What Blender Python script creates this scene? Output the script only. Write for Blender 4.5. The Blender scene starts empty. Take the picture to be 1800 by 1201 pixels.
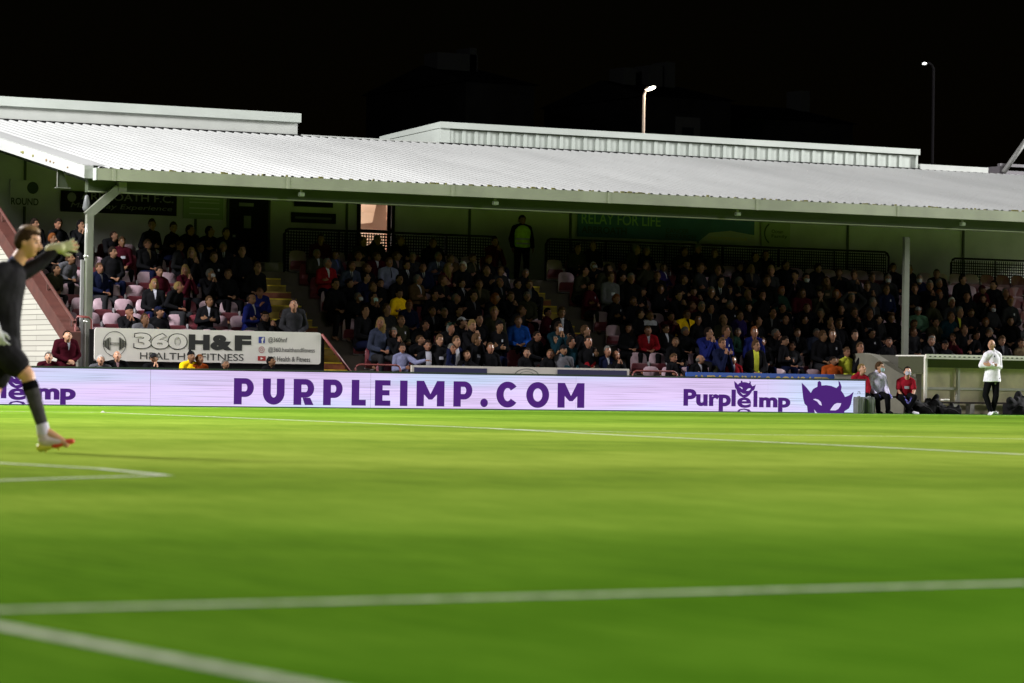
import bpy, bmesh, math, random
from mathutils import Vector, Matrix
from mathutils.bvhtree import BVHTree
rnd = random.Random(7)
R_ = math.radians
SC = bpy.context.scene
COL = SC.collection

# ------------------------------------------------------------------ camera
CP = Vector((-2.885, -28.31, 0.605))
yaw, pit, rol = R_(29.43), R_(0.684), R_(0.845)
Fv = Vector((math.sin(yaw) * math.cos(pit), math.cos(yaw) * math.cos(pit), math.sin(pit)))
Rv = Vector((math.cos(yaw), -math.sin(yaw), 0)); Uv = Rv.cross(Fv)
R2 = Rv * math.cos(rol) + Uv * math.sin(rol); U2 = -Rv * math.sin(rol) + Uv * math.cos(rol)
cam_d = bpy.data.cameras.new("camera"); cam = bpy.data.objects.new("camera", cam_d); COL.objects.link(cam)
m = Matrix((R2, U2, -Fv)).transposed().to_4x4(); m.translation = CP; cam.matrix_world = m
cam_d.sensor_width = 36.0; cam_d.lens = 117.8; cam_d.clip_end = 1000; cam_d.clip_start = 0.1
cam_d.dof.use_dof = True; cam_d.dof.focus_distance = 71.0; cam_d.dof.aperture_fstop = 3.2
SC.camera = cam
FPX = 5889.1

def back(x, y, v=None, u=None):
    """photo pixel -> world point on the plane Y=v or X=u (used once, to survey the place)"""
    d = Fv + R2 * ((x - 900) / FPX) - U2 * ((y - 600.5) / FPX)
    t = (v - CP.y) / d.y if v is not None else (u - CP.x) / d.x
    return CP + d * t

# ------------------------------------------------------------------ world, lights, exposure
w = bpy.data.worlds.new("World"); SC.world = w; w.use_nodes = True
nt = w.node_tree; bg = nt.nodes["Background"]
sky = nt.nodes.new("ShaderNodeTexSky"); sky.sky_type = 'NISHITA'; sky.sun_disc = False
sky.sun_elevation = R_(1.0); sky.sun_rotation = R_(200)
nt.links.new(sky.outputs[0], bg.inputs[0]); bg.inputs[1].default_value = 0.0006
SC.view_settings.view_transform = 'Standard'; SC.view_settings.look = 'None'
SC.view_settings.exposure = 0.0; SC.view_settings.gamma = 1.0
SC.cycles.use_denoising = True
SC.cycles.max_bounces = 6; SC.cycles.diffuse_bounces = 4; SC.cycles.sample_clamp_indirect = 4.0

def spot(name, loc, target, power, size=5.0, cone=150, blend=0.5, col=(1, .975, .985)):
    l = bpy.data.lights.new(name, 'SPOT'); l.energy = power; l.color = col; l.shadow_soft_size = size
    l.spot_size = R_(cone); l.spot_blend = blend
    o = bpy.data.objects.new(name, l); COL.objects.link(o); o.location = loc
    o.rotation_euler = (Vector(target) - Vector(loc)).to_track_quat('-Z', 'Y').to_euler(); return o
# the ground's four corner floodlight masts (the masts themselves stand outside the picture), then two added fill spots
spot("floodlight", (-3, 31.2, 22), (30, 18, 0), 125000)
spot("floodlight", (98, 29.6, 22), (52, 18, 0), 310000)
spot("floodlight", (2, -40, 24), (12, -17, 0), 17000, cone=56, blend=.8)
spot("floodlight", (98, -38, 24), (20, 0, 0), 360000, cone=42, blend=.8)
spot("floodlight", (104, -34, 24), (44, 34, 0), 50000, cone=60)  # added fill aimed at the crowd under the roof
spot("floodlight", (-2, -36, 24), (34, 36, 0), 10000, cone=50)  # weaker added crowd fill from the opposite corner

# ------------------------------------------------------------------ materials
def mat(name, col, rough=.8, noise=0.0, scale=8.0, metal=0.0, emit=None, es=0.0, spec=None, bump=0.0, stretch=None):
    mt = bpy.data.materials.new(name); mt.use_nodes = True; n = mt.node_tree.nodes; L = mt.node_tree.links
    b = n["Principled BSDF"]; b.inputs["Base Color"].default_value = (*col, 1); b.inputs["Roughness"].default_value = rough
    b.inputs["Metallic"].default_value = metal
    if spec is not None: b.inputs["Specular IOR Level"].default_value = spec
    if emit: b.inputs["Emission Color"].default_value = (*emit, 1); b.inputs["Emission Strength"].default_value = es
    if noise or bump:
        tc = n.new("ShaderNodeTexCoord"); nz = n.new("ShaderNodeTexNoise"); nz.inputs["Scale"].default_value = scale; nz.inputs["Detail"].default_value = 5
        if stretch:
            mp = n.new("ShaderNodeMapping"); mp.inputs["Scale"].default_value = stretch
            L.new(tc.outputs["Object"], mp.inputs[0]); L.new(mp.outputs[0], nz.inputs[0])
        else: L.new(tc.outputs["Object"], nz.inputs[0])
        if noise:
            rp = n.new("ShaderNodeValToRGB"); rp.color_ramp.elements[0].position = .3; rp.color_ramp.elements[1].position = .7
            rp.color_ramp.elements[0].color = (*[c * (1 - noise) for c in col], 1)
            rp.color_ramp.elements[1].color = (*[min(1, c * (1 + noise)) for c in col], 1)
            L.new(nz.outputs[0], rp.inputs[0]); L.new(rp.outputs[0], b.inputs["Base Color"])
        if bump:
            bp = n.new("ShaderNodeBump"); bp.inputs["Strength"].default_value = bump; bp.inputs["Distance"].default_value = .02
            L.new(nz.outputs[0], bp.inputs["Height"]); L.new(bp.outputs[0], b.inputs["Normal"])
    return mt

def mathn(n, L, op, a, b=None, c=None):
    x = n.new("ShaderNodeMath"); x.operation = op
    for i, q in enumerate((a, b, c)):
        if q is None: continue
        if isinstance(q, (int, float)): x.inputs[i].default_value = q
        else: L.new(q, x.inputs[i])
    return x.outputs[0]

def grass_mat():
    mt = bpy.data.materials.new("mown_grass"); mt.use_nodes = True; n = mt.node_tree.nodes; L = mt.node_tree.links
    b = n["Principled BSDF"]; b.inputs["Roughness"].default_value = .75; b.inputs["Specular IOR Level"].default_value = 0.0
    geo = n.new("ShaderNodeNewGeometry"); sp = n.new("ShaderNodeSeparateXYZ"); L.new(geo.outputs["Position"], sp.inputs[0])
    def noise(scale, detail, st=(1, 1, 1)):
        mp = n.new("ShaderNodeMapping"); mp.inputs["Scale"].default_value = st; L.new(geo.outputs["Position"], mp.inputs[0])
        q = n.new("ShaderNodeTexNoise"); q.inputs["Scale"].default_value = scale; q.inputs["Detail"].default_value = detail
        q.inputs["Roughness"].default_value = .65; L.new(mp.outputs[0], q.inputs[0]); return q.outputs[0]
    big = noise(.16, 3); mid = noise(1.3, 4, (1, .5, 1)); fine = noise(16, 5, (1, .06, 1)); blade = noise(55, 3, (1, .05, 1))
    # mown bands run along the pitch: lean of the blades alternates every few metres
    ph = mathn(n, L, 'ADD', mathn(n, L, 'ADD', sp.outputs[1], 16.2), mathn(n, L, 'MULTIPLY', big, 1.0))
    band = mathn(n, L, 'SINE', mathn(n, L, 'MULTIPLY', ph, math.pi / 4.6))
    band = mathn(n, L, 'MULTIPLY', mathn(n, L, 'MULTIPLY', band, 3.0), 1)
    cl = n.new("ShaderNodeClamp"); cl.inputs[1].default_value = -1; cl.inputs[2].default_value = 1; L.new(band, cl.inputs[0])
    f = mathn(n, L, 'ADD', mathn(n, L, 'MULTIPLY', cl.outputs[0], .075), mathn(n, L, 'MULTIPLY', big, .55))
    f = mathn(n, L, 'ADD', f, mathn(n, L, 'MULTIPLY', mid, .46))
    f = mathn(n, L, 'ADD', f, mathn(n, L, 'MULTIPLY', fine, .90))
    f = mathn(n, L, 'ADD', f, mathn(n, L, 'MULTIPLY', blade, .42))
    f = mathn(n, L, 'SUBTRACT', f, .67)
    rp = n.new("ShaderNodeValToRGB"); e = rp.color_ramp.elements
    e[0].position = .1; e[0].color = (.085, .145, .018, 1)
    e[1].position = .85; e[1].color = (.32, .405, .062, 1)
    k = rp.color_ramp.elements.new(.45); k.color = (.178, .265, .030, 1)
    L.new(f, rp.inputs[0])
    # turf colour turns a deeper, darker green towards the near side
    mr = n.new("ShaderNodeMapRange"); mr.inputs[1].default_value = -22; mr.inputs[2].default_value = -6; mr.inputs[3].default_value = 1; mr.inputs[4].default_value = 0
    L.new(mathn(n, L, 'ADD', sp.outputs[1], mathn(n, L, 'MULTIPLY', big, 5)), mr.inputs[0])
    mx = n.new("ShaderNodeMix"); mx.data_type = 'RGBA'; mx.blend_type = 'MULTIPLY'; mx.inputs[7].default_value = (.38, .80, .24, 1)
    L.new(mr.outputs[0], mx.inputs[0]); L.new(rp.outputs[0], mx.inputs[6]); 
    m3 = n.new("ShaderNodeMapRange"); m3.inputs[1].default_value = 8; m3.inputs[2].default_value = 30
    L.new(mathn(n, L, 'ADD', sp.outputs[1], mathn(n, L, 'MULTIPLY', big, 6)), m3.inputs[0])
    mz = n.new("ShaderNodeMix"); mz.data_type = 'RGBA'; mz.blend_type = 'MULTIPLY'; mz.inputs[7].default_value = (.68, .90, .62, 1)
    L.new(m3.outputs[0], mz.inputs[0]); L.new(mx.outputs[2], mz.inputs[6]); L.new(mz.outputs[2], b.inputs["Base Color"])
    bp = n.new("ShaderNodeBump"); bp.inputs["Strength"].default_value = .5; bp.inputs["Distance"].default_value = .03
    h = mathn(n, L, 'ADD', fine, blade); L.new(h, bp.inputs["Height"]); L.new(bp.outputs[0], b.inputs["Normal"])
    return mt

def screen_mat():
    """LED wall: lavender picture with faint scan rows and soft moving tint"""
    mt = bpy.data.materials.new("led_screen"); mt.use_nodes = True; n = mt.node_tree.nodes; L = mt.node_tree.links
    b = n["Principled BSDF"]; b.inputs["Base Color"].default_value = (.02, .02, .02, 1); b.inputs["Roughness"].default_value = .8; b.inputs["Specular IOR Level"].default_value = 0
    geo = n.new("ShaderNodeNewGeometry"); sp = n.new("ShaderNodeSeparateXYZ"); L.new(geo.outputs["Position"], sp.inputs[0])
    mp = n.new("ShaderNodeMapping"); mp.inputs["Scale"].default_value = (.16, 0, 1.2); L.new(geo.outputs["Position"], mp.inputs[0])
    q = n.new("ShaderNodeTexNoise"); q.inputs["Scale"].default_value = 1.3; q.inputs["Detail"].default_value = 1; L.new(mp.outputs[0], q.inputs[0])
    rp = n.new("ShaderNodeValToRGB"); e = rp.color_ramp.elements
    e[0].position = .36; e[0].color = (.70, .55, .86, 1); e[1].position = .64; e[1].color = (.58, .66, .90, 1)
    k = e.new(.5); k.color = (.68, .60, .90, 1); L.new(q.outputs[0], rp.inputs[0])
    mp2 = n.new("ShaderNodeMapping"); mp2.inputs["Scale"].default_value = (.5, 0, 75); L.new(geo.outputs["Position"], mp2.inputs[0])
    s = n.new("ShaderNodeTexNoise"); s.inputs["Scale"].default_value = 1; s.inputs["Detail"].default_value = 2; L.new(mp2.outputs[0], s.inputs[0])
    r2 = n.new("ShaderNodeMapRange"); r2.inputs[1].default_value = .33; r2.inputs[2].default_value = .5; r2.inputs[3].default_value = .74; r2.inputs[4].default_value = 1.14
    L.new(s.outputs[0], r2.inputs[0])
    up = n.new("ShaderNodeMapRange"); up.inputs[1].default_value = .42; up.inputs[2].default_value = .44; up.inputs[3].default_value = 1.04; up.inputs[4].default_value = .94
    L.new(sp.outputs[2], up.inputs[0])
    L.new(rp.outputs[0], b.inputs["Emission Color"]); L.new(mathn(n, L, 'MULTIPLY', r2.outputs[0], up.outputs[0]), b.inputs["Emission Strength"])
    return mt

def brick_mat():
    mt = bpy.data.materials.new("painted_brick"); mt.use_nodes = True; n = mt.node_tree.nodes; L = mt.node_tree.links
    b = n["Principled BSDF"]; b.inputs["Roughness"].default_value = .8
    geo = n.new("ShaderNodeNewGeometry"); sp = n.new("ShaderNodeSeparateXYZ"); L.new(geo.outputs["Position"], sp.inputs[0])
    cb = n.new("ShaderNodeCombineXYZ"); L.new(mathn(n, L, 'ADD', sp.outputs[0], sp.outputs[1]), cb.inputs[0]); L.new(sp.outputs[2], cb.inputs[1])
    br = n.new("ShaderNodeTexBrick"); br.inputs["Color1"].default_value = (.42, .41, .35, 1); br.inputs["Color2"].default_value = (.36, .35, .30, 1)
    br.inputs["Mortar"].default_value = (.17, .165, .14, 1); br.inputs["Scale"].default_value = 1; br.inputs["Mortar Size"].default_value = .009
    br.inputs["Brick Width"].default_value = 2.4; br.inputs["Row Height"].default_value = .11
    L.new(cb.outputs[0], br.inputs[0]); L.new(br.outputs[0], b.inputs["Base Color"]); return mt

M = {}
M['grass'] = grass_mat(); M['screen'] = screen_mat(); M['brick'] = brick_mat()
M['line'] = mat('line_paint', (.58, .62, .46), .9, .35, 14, spec=0)
M['turf'] = mat('edge_turf', (.10, .30, .02), .8, .2, 6, spec=0)
M['tarmac'] = mat('tarmac', (.05, .05, .05), .9, .2, 5)
M['roof'] = mat('roof_sheet', (.40, .41, .40), .55, .10, .6, stretch=(1, .25, 1))
M['flash'] = mat('white_flashing', (.42, .46, .42), .5, .08, .9)
M['flash2'] = mat('grey_white_flashing', (.40, .42, .39), .5, .06, 2)
M['clad'] = mat('white_cladding', (.42, .465, .42), .5, .08, 1.5)
M['gutter'] = mat('grey_gutter', (.34, .36, .27), .5, .15, 1.2)
M['fascia'] = mat('dark_green_beam', (.05, .065, .035), .7, .1, 2)
M['wall'] = mat('pale_green_wall', (.46, .48, .44), .85, .12, 1.5)
M['concrete'] = mat('concrete', (.13, .11, .09), .9, .2, 3)
M['step'] = mat('ochre_step', (.40, .28, .07), .85, .3, 4)
M['nosing'] = mat('yellow_nosing', (.78, .58, .05), .8, .3, 6)
M['redstep'] = mat('faded_red_riser', (.30, .10, .06), .8, .3, 6)
M['maroon'] = mat('maroon_paint', (.16, .035, .03), .5, .15, 4)
M['stringer'] = mat('red_oxide_paint', (.085, .028, .021), .6, .2, 5)
M['post'] = mat('grey_green_steel', (.20, .21, .17), .45, .15, 3)
M['pipe'] = mat('galvanised_pipe', (.50, .50, .47), .35, .1, 3, .3)
M['seat'] = mat('faded_pink_plastic', (.40, .28, .32), .5, .12, 6)
M['seat_dark'] = mat('maroon_plastic', (.15, .03, .04), .4, .12, 6)
M['bracket'] = mat('seat_bracket_steel', (.25, .24, .25), .4)
M['black'] = mat('black_paint', (.010, .010, .010), .8, spec=.1)
M['dark'] = mat('dark_panel', (.012, .014, .011), .8, spec=.1)
M['signw'] = mat('sign_white', (.72, .70, .64), .5, .05, 3)
M['signw2'] = mat('sign_cream', (.66, .62, .54), .5, .05, 3)
M['navyp'] = mat('navy_panel', (.02, .02, .08), .4)
M['bluep'] = mat('blue_panel', (.02, .10, .45), .4, .1, 3)
M['teal'] = mat('teal_banner', (.03, .12, .24), .6, .15, 2)
M['yel'] = mat('yellow_letter', (.55, .42, .10), .6)
M['palegreen'] = mat('pale_green_letter', (.25, .45, .22), .6)
M['letter'] = mat('black_lettering', (.008, .008, .008), .5)
M['dimletter'] = mat('grey_lettering', (.17, .18, .15), .6)
M['wallletter'] = mat('dark_green_lettering', (.03, .05, .03), .7)
M['fb'] = mat('blue_icon', (.03, .05, .30), .5); M['ig'] = mat('pink_icon', (.35, .05, .07), .5); M['yt'] = mat('red_icon', (.35, .01, .01), .5)
M['purple'] = mat('purple_pixels', (.005, .003, .01), .9, emit=(.070, .018, .175), es=1.0, spec=0)
M['ledw'] = mat('lit_white_pixels', (.02, .02, .02), .5, emit=(.68, .60, .90), es=1.0)
M['cream'] = mat('cream_wall', (.82, .74, .50), .8, .18, 2.5)
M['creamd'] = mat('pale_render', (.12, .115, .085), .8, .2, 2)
M['dugw'] = mat('white_steel', (.72, .70, .62), .45, .08, 4)
M['bench'] = mat('bench_timber', (.05, .035, .03), .7, .2, 8)
M['bag'] = mat('black_bag', (.008, .008, .009), .8, .3, 12, bump=.3, spec=.1)
M['cool'] = mat('grey_cooler', (.12, .125, .13), .4, .1, 8)
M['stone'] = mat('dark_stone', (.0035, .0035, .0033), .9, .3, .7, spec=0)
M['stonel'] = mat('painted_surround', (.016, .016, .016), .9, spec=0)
M['glassd'] = mat('dark_glass', (.002, .003, .004), .4, spec=.05)
M['lampglow'] = mat('lamp_glow', (1, 1, 1), .5, emit=(1, .93, .72), es=14)
M['lampglow2'] = mat('cool_lamp_glow', (1, 1, 1), .5, emit=(.95, 1, .95), es=3)
M['lamppole'] = mat('lamp_pole', (.35, .27, .2), .5)
M['lamppole2'] = mat('dim_lamp_pole', (.012, .011, .012), .9, spec=0)
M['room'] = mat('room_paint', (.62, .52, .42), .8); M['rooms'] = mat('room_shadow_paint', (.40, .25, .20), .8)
M['timber'] = mat('brown_timber', (.10, .05, .03), .7)
M['moss'] = mat('moss', (.20, .19, .05), .9); M['rust'] = mat('rust', (.20, .13, .07), .9)
M['glove'] = mat('glove_foam', (.56, .56, .30), .7, .1, 20)
M['glovew'] = mat('white_glove_foam', (.55, .55, .55), .7, .1, 20)

FAB = {'black': (.007, .007, .008), 'navy': (.007, .009, .026), 'charcoal': (.018, .018, .020), 'olive': (.022, .022, .013), 'maroon': (.035, .005, .009),
       'red': (.16, .008, .012), 'blue': (.010, .05, .24), 'royal': (.010, .014, .085), 'brown': (.055, .034, .016), 'grey': (.08, .08, .09),
       'lilac': (.13, .135, .22), 'yellow': (.95, .56, .01), 'lime': (.38, .40, .04), 'green': (.01, .025, .017), 'teal': (.006, .02, .028), 'purple': (.02, .014, .07),
       'white': (.34, .34, .39), 'orange': (.26, .05, .01), 'sweat': (.80, .78, .86), 'mint': (.10, .20, .13), 'polo': (.55, .52, .68), 'hivis': (.40, .62, .07), 'denim': (.014, .018, .05), 'tan': (.11, .08, .045),
       'bluegrey': (.03, .036, .06), 'pink': (.18, .11, .12), 'cyanmask': (.34, .46, .48), 'shirtblue': (.06, .08, .22)}
FM = {k: mat(k + '_fabric', c, .9, .18, 14, bump=.25, spec=0) for k, c in FAB.items()}
HAIR = {'dark': (.012, .008, .006), 'brown': (.05, .028, .014), 'blond': (.14, .095, .035), 'grey': (.09, .085, .075), 'white': (.34, .33, .31), 'ginger': (.12, .04, .012), 'black': (.006, .005, .005)}
HM = {k: mat(k + '_hair', c, .85, .35, 60, bump=.4, spec=.03) for k, c in HAIR.items()}
SK = [mat('shaded_fair_skin', (.21, .112, .07), .6, .1, 10, spec=.05), mat('shaded_ruddy_skin', (.185, .088, .054), .6, .1, 10, spec=.05), mat('shaded_tan_skin', (.17, .09, .05), .6, .1, 10, spec=.05), mat('lit_skin', (.44, .24, .15), .55, .08, 10, spec=.2)]  # crowd tones carry the stand's shade in their colour; the last is undarkened
for s in SK: s.node_tree.nodes["Principled BSDF"].inputs["Subsurface Weight"].default_value = 0.0
M['eye'] = mat('dark_eye', (.02, .015, .012), .3); M['lip'] = mat('lip', (.22, .07, .06), .5)

# ------------------------------------------------------------------ helpers
def tag(o, label=None, cat=None, group=None, kind=None):
    if label: o['label'] = label
    if cat: o['category'] = cat
    if group: o['group'] = group
    if kind: o['kind'] = kind
    return o

class MB:
    def __init__(s): s.v = []; s.f = []; s.mi = []
    def add(s, vs, fs, mi=0):
        b = len(s.v); s.v += [tuple(q) for q in vs]; s.f += [tuple(b + i for i in f) for f in fs]; s.mi += [mi] * len(fs); return s
    def box(s, x0, x1, y0, y1, z0, z1, mi=0):
        vs = [(x, y, z) for z in (z0, z1) for y in (y0, y1) for x in (x0, x1)]
        return s.add(vs, [(0, 2, 3, 1), (4, 5, 7, 6), (0, 1, 5, 4), (2, 6, 7, 3), (0, 4, 6, 2), (1, 3, 7, 5)], mi)
    def loft(s, rings, mi=0, cap=True):
        n = len(rings[0]); vs = [p for r in rings for p in r]; fs = []
        for k in range(len(rings) - 1):
            for i in range(n):
                j = (i + 1) % n; fs.append((k * n + i, k * n + j, (k + 1) * n + j, (k + 1) * n + i))
        if cap: fs.append(tuple(reversed(range(n)))); fs.append(tuple((len(rings) - 1) * n + i for i in range(n)))
        return s.add(vs, fs, mi)
    def tube(s, pts, r, n=8, mi=0):
        pts = [Vector(p) for p in pts]; rings = []
        rs = r if isinstance(r, (list, tuple)) else [r] * len(pts)
        for i, p in enumerate(pts):
            d = (pts[min(i + 1, len(pts) - 1)] - pts[max(i - 1, 0)]).normalized()
            a = d.cross(Vector((0, 0, 1))) if abs(d.z) < .9 else d.cross(Vector((1, 0, 0))); a.normalize(); b = d.cross(a)
            rings.append([p + (a * math.cos(t) + b * math.sin(t)) * rs[i] for t in [2 * math.pi * k / n for k in range(n)]])
        return s.loft(rings, mi)
    def caps(s, p0, p1, r0, r1, n=12, flat=1.0, side=None, mi=0):
        p0 = Vector(p0); p1 = Vector(p1); d = (p1 - p0)
        if d.length < 1e-5: d = Vector((0, 0, 1e-4))
        d.normalize()
        if side is None: a = d.cross(Vector((0, 1, 0))) if abs(d.y) < .9 else d.cross(Vector((1, 0, 0)))
        else: a = Vector(side) - d * Vector(side).dot(d)
        a.normalize(); b = d.cross(a); rings = []
        prof = [(-.97, .22), (-.8, .6), (-.45, .89), (0, 1)]
        seq = [(p0 + d * (k * r0), q * r0) for k, q in prof] + [(p1 - d * (k * r1), q * r1) for k, q in reversed(prof)]
        for c, r in seq: rings.append([c + a * math.cos(t) * r + b * math.sin(t) * r * flat for t in [2 * math.pi * k / n for k in range(n)]])
        return s.loft(rings, mi)
    def ell(s, c, rx, ry, rz, rot=None, n=14, m_=9, mi=0, fn=None):
        c = Vector(c); rings = []
        for i in range(m_ + 1):
            ph = math.pi * (i + (.12 if i == 0 else -.12 if i == m_ else 0)) / m_
            ring = []
            for k in range(n):
                t = 2 * math.pi * k / n
                q = Vector((math.sin(ph) * math.cos(t), math.sin(ph) * math.sin(t), -math.cos(ph)))
                q = Vector((q.x * rx, q.y * ry, q.z * rz))
                if fn: q = fn(q)
                if rot: q = rot @ q
                ring.append(c + q)
            rings.append(ring)
        return s.loft(rings, mi)
    def mesh(s, name, mats, smooth=False):
        me = bpy.data.meshes.new(name); me.from_pydata(s.v, [], s.f)
        for mt in (mats if isinstance(mats, (list, tuple)) else [mats]): me.materials.append(mt)
        if len(set(s.mi)) > 1: me.polygons.foreach_set('material_index', s.mi)
        bm = bmesh.new(); bm.from_mesh(me); bmesh.ops.recalc_face_normals(bm, faces=bm.faces); bm.to_mesh(me); bm.free()
        if smooth: me.polygons.foreach_set('use_smooth', [True] * len(me.polygons))
        me.update(); return me
    def build(s, name, mats, parent=None, smooth=False, loc=None, bevel=0):
        o = link(name, s.mesh(name, mats, smooth), parent)
        if loc: o.location = loc
        if bevel:
            md = o.modifiers.new('bevel', 'BEVEL'); md.width = bevel; md.segments = 2; md.limit_method = 'ANGLE'
        return o
def link(name, me, parent=None):
    o = bpy.data.objects.new(name, me); COL.objects.link(o)
    if parent: o.parent = parent
    return o
def empty(name, loc=(0, 0, 0), rz=0):
    o = bpy.data.objects.new(name, None); COL.objects.link(o); o.location = loc; o.rotation_euler = (0, 0, rz); o.empty_display_size = .2; return o
def remesh(me, vox, smooth=0):
    o = link('tmp', me); md = o.modifiers.new('r', 'REMESH'); md.mode = 'VOXEL'; md.voxel_size = vox; md.use_smooth_shade = True
    if smooth:
        sm = o.modifiers.new('s', 'SMOOTH'); sm.factor = .5; sm.iterations = smooth
    dg = bpy.context.evaluated_depsgraph_get(); r = bpy.data.meshes.new_from_object(o.evaluated_get(dg))
    bpy.data.objects.remove(o); r.polygons.foreach_set('use_smooth', [True] * len(r.polygons)); return r
def text_polys(s, bold=0.0, space=1.0, shear=0.0):
    cu = bpy.data.curves.new('t', 'FONT'); cu.body = s; cu.offset = bold; cu.space_character = space; cu.shear = shear; cu.resolution_u = 5; cu.size = 1
    o = link('t', cu); dg = bpy.context.evaluated_depsgraph_get(); me = bpy.data.meshes.new_from_object(o.evaluated_get(dg))
    vs = [(q.co.x, q.co.y) for q in me.vertices]; fs = [tuple(p.vertices) for p in me.polygons]
    bpy.data.objects.remove(o); bpy.data.meshes.remove(me); return vs, fs
def text_on(mb, s, u0, u1, z0, z1, v, bold=0.0, space=1.0, shear=0.0, mi=0, th=0.004):
    """lettering fitted to the rectangle u0..u1 x z0..z1 on a wall that faces -Y"""
    vs, fs = text_polys(s, bold, space, shear)
    if not vs: return
    xs = [q[0] for q in vs]; ys = [q[1] for q in vs]; ax, bx, ay, by = min(xs), max(xs), min(ys), max(ys)
    P = [(u0 + (x - ax) / max(bx - ax, 1e-6) * (u1 - u0), v, z0 + (y - ay) / max(by - ay, 1e-6) * (z1 - z0)) for x, y in vs]
    mb.add(P, fs, mi)
def poly_on(mb, pts, v, mi=0, th=.006):
    """flat plate with an outline in (u,z), standing at Y=v facing -Y, th thick"""
    from mathutils.geometry import tessellate_polygon
    n = len(pts); A = [(p[0], v, p[1]) for p in pts]; Bk = [(p[0], v + th, p[1]) for p in pts]
    tris = tessellate_polygon([[Vector((p[0], p[1], 0)) for p in pts]])
    fs = [tuple(t) for t in tris] + [tuple(i + n for i in reversed(t)) for t in tris] + [(i, (i + 1) % n, n + (i + 1) % n, n + i) for i in range(n)]
    mb.add(A + Bk, fs, mi)
def ring_on(mb, cu_, cz, ro, ri, v, mi=0, a0=0, a1=2 * math.pi, n=28, sx=1.0):
    vs = []; fs = []
    for i in range(n + 1):
        t = a0 + (a1 - a0) * i / n
        vs += [(cu_ + math.cos(t) * ro * sx, v, cz + math.sin(t) * ro), (cu_ + math.cos(t) * ri * sx, v, cz + math.sin(t) * ri)]
    for i in range(n): fs.append((2 * i, 2 * i + 2, 2 * i + 3, 2 * i + 1))
    mb.add(vs, fs, mi)
def sheet(name, x0, x1, y0, y1, z, m_, kind='structure'):
    return tag(MB().add([(x0, y0, z), (x1, y0, z), (x1, y1, z), (x0, y1, z)], [(0, 1, 2, 3)]).build(name, m_), kind=kind)

# ------------------------------------------------------------------ the setting
sheet('ground', -300, 400, -200, 500, -.012, M['tarmac'])
sheet('pitch_grass', -12, 120, -45, 32.6, 0, M['grass'])
sheet('pitch_edge_turf', -12, 120, 32.6, 33.44, .002, M['turf'])
def ground_line(name, pts, w_=.12, z=.0030):
    vs = []; fs = []
    P = [Vector((*p, 0)) for p in pts]
    for i, p in enumerate(P):
        d = (P[min(i + 1, len(P) - 1)] - P[max(0, i - 1)]).normalized(); nn = Vector((-d.y, d.x, 0)) * w_ / 2
        a, b = p + nn, p - nn; vs += [(a.x, a.y, z), (b.x, b.y, z)]
    for i in range(len(P) - 1): fs.append((2 * i, 2 * i + 1, 2 * i + 3, 2 * i + 2))
    return tag(MB().add(vs, fs).build(name, M['line']), kind='structure')
ground_line('goal_line', [(-.02, -30), (.02, -22.2), (.0, -20.7), (0, 32)], .07)
ground_line('penalty_area_side_line', [(.06, -20.21), (1.8, -20.14), (3.7, -20.02), (16.2, -19.7)], .078)
ground_line('penalty_area_front_line', [(16.1, -19.7), (16.2, -10), (16.41, -3.74), (16.85, -.4), (17.2, 4.2), (17.95, 9.2), (18.1, 15.5), (18.16, 22.5)], .13, .0034)
ground_line('penalty_area_far_side_line', [(.06, 22.5), (18.1, 22.5)], .11, .0038)
ground_line('goal_area_side_line', [(.06, -12.9), (3.94, -10.33), (4.82, -9.76), (5.36, -9.46)], .09)
ground_line('goal_area_front_line', [(5.34, -9.42), (5.45, -8.1), (5.26, -6.9), (5.3, 9.0)], .09, .0034)
ground_line('penalty_arc', [(17.75, 8.6), (18.6, 6.9), (19.7, 5.7), (21.3, 5.2), (22.3, 3.9), (22.9, 1.5), (22.9, -1.5), (21.8, -5), (19.6, -8), (16.4, -9.4)], .12, .0038)
ground_line('touchline', [(0, 32.3), (100, 32.3)], .10, .0034)

# ------------------------------------------------------------------ LED board
VB = 33.5
led = tag(empty('led_advertising_board', (30, VB, 0)), 'long glowing LED board with purple web address and winged head logos along the touchline', 'advertising board')
def P(x, y, v): q = back(x, y, v=v); return q.x, q.z
UE = P(1521, 700, VB)[0]
def lay(o): o.parent = led; o.matrix_parent_inverse = Matrix.Translation((-30, -VB, 0)); return o
xs = [4.0]
while xs[-1] < UE - 1.5: xs.append(xs[-1] + 4.93)
xs = [x for x in xs if x < UE - .6] + [UE]
for a, b in zip(xs[:-1], xs[1:]):
    lay(MB().box(a + .007, b - .007, VB, VB + .02, .02, .735).build('screen_panel', M['screen']))
lay(MB().box(4, UE + .02, VB + .021, VB + .16, .0, .745).build('cabinet', M['black']))
lay(MB().box(4, UE + .02, VB - .012, VB + .17, .747, .775).build('top_rail', mat('dark_green_rail', (.01, .03, .015), .5)))
PUR = [('P', 411, 446), ('U', 462, 500), ('R', 516, 552), ('P', 568, 602), ('L', 618, 643), ('E', 659, 686), ('I', 703, 716), ('M', 732, 781), ('P', 797, 830), ('.', 844, 858), ('C', 872, 910), ('O', 925, 965), ('M', 980, 1027)]
T = .045
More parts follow.
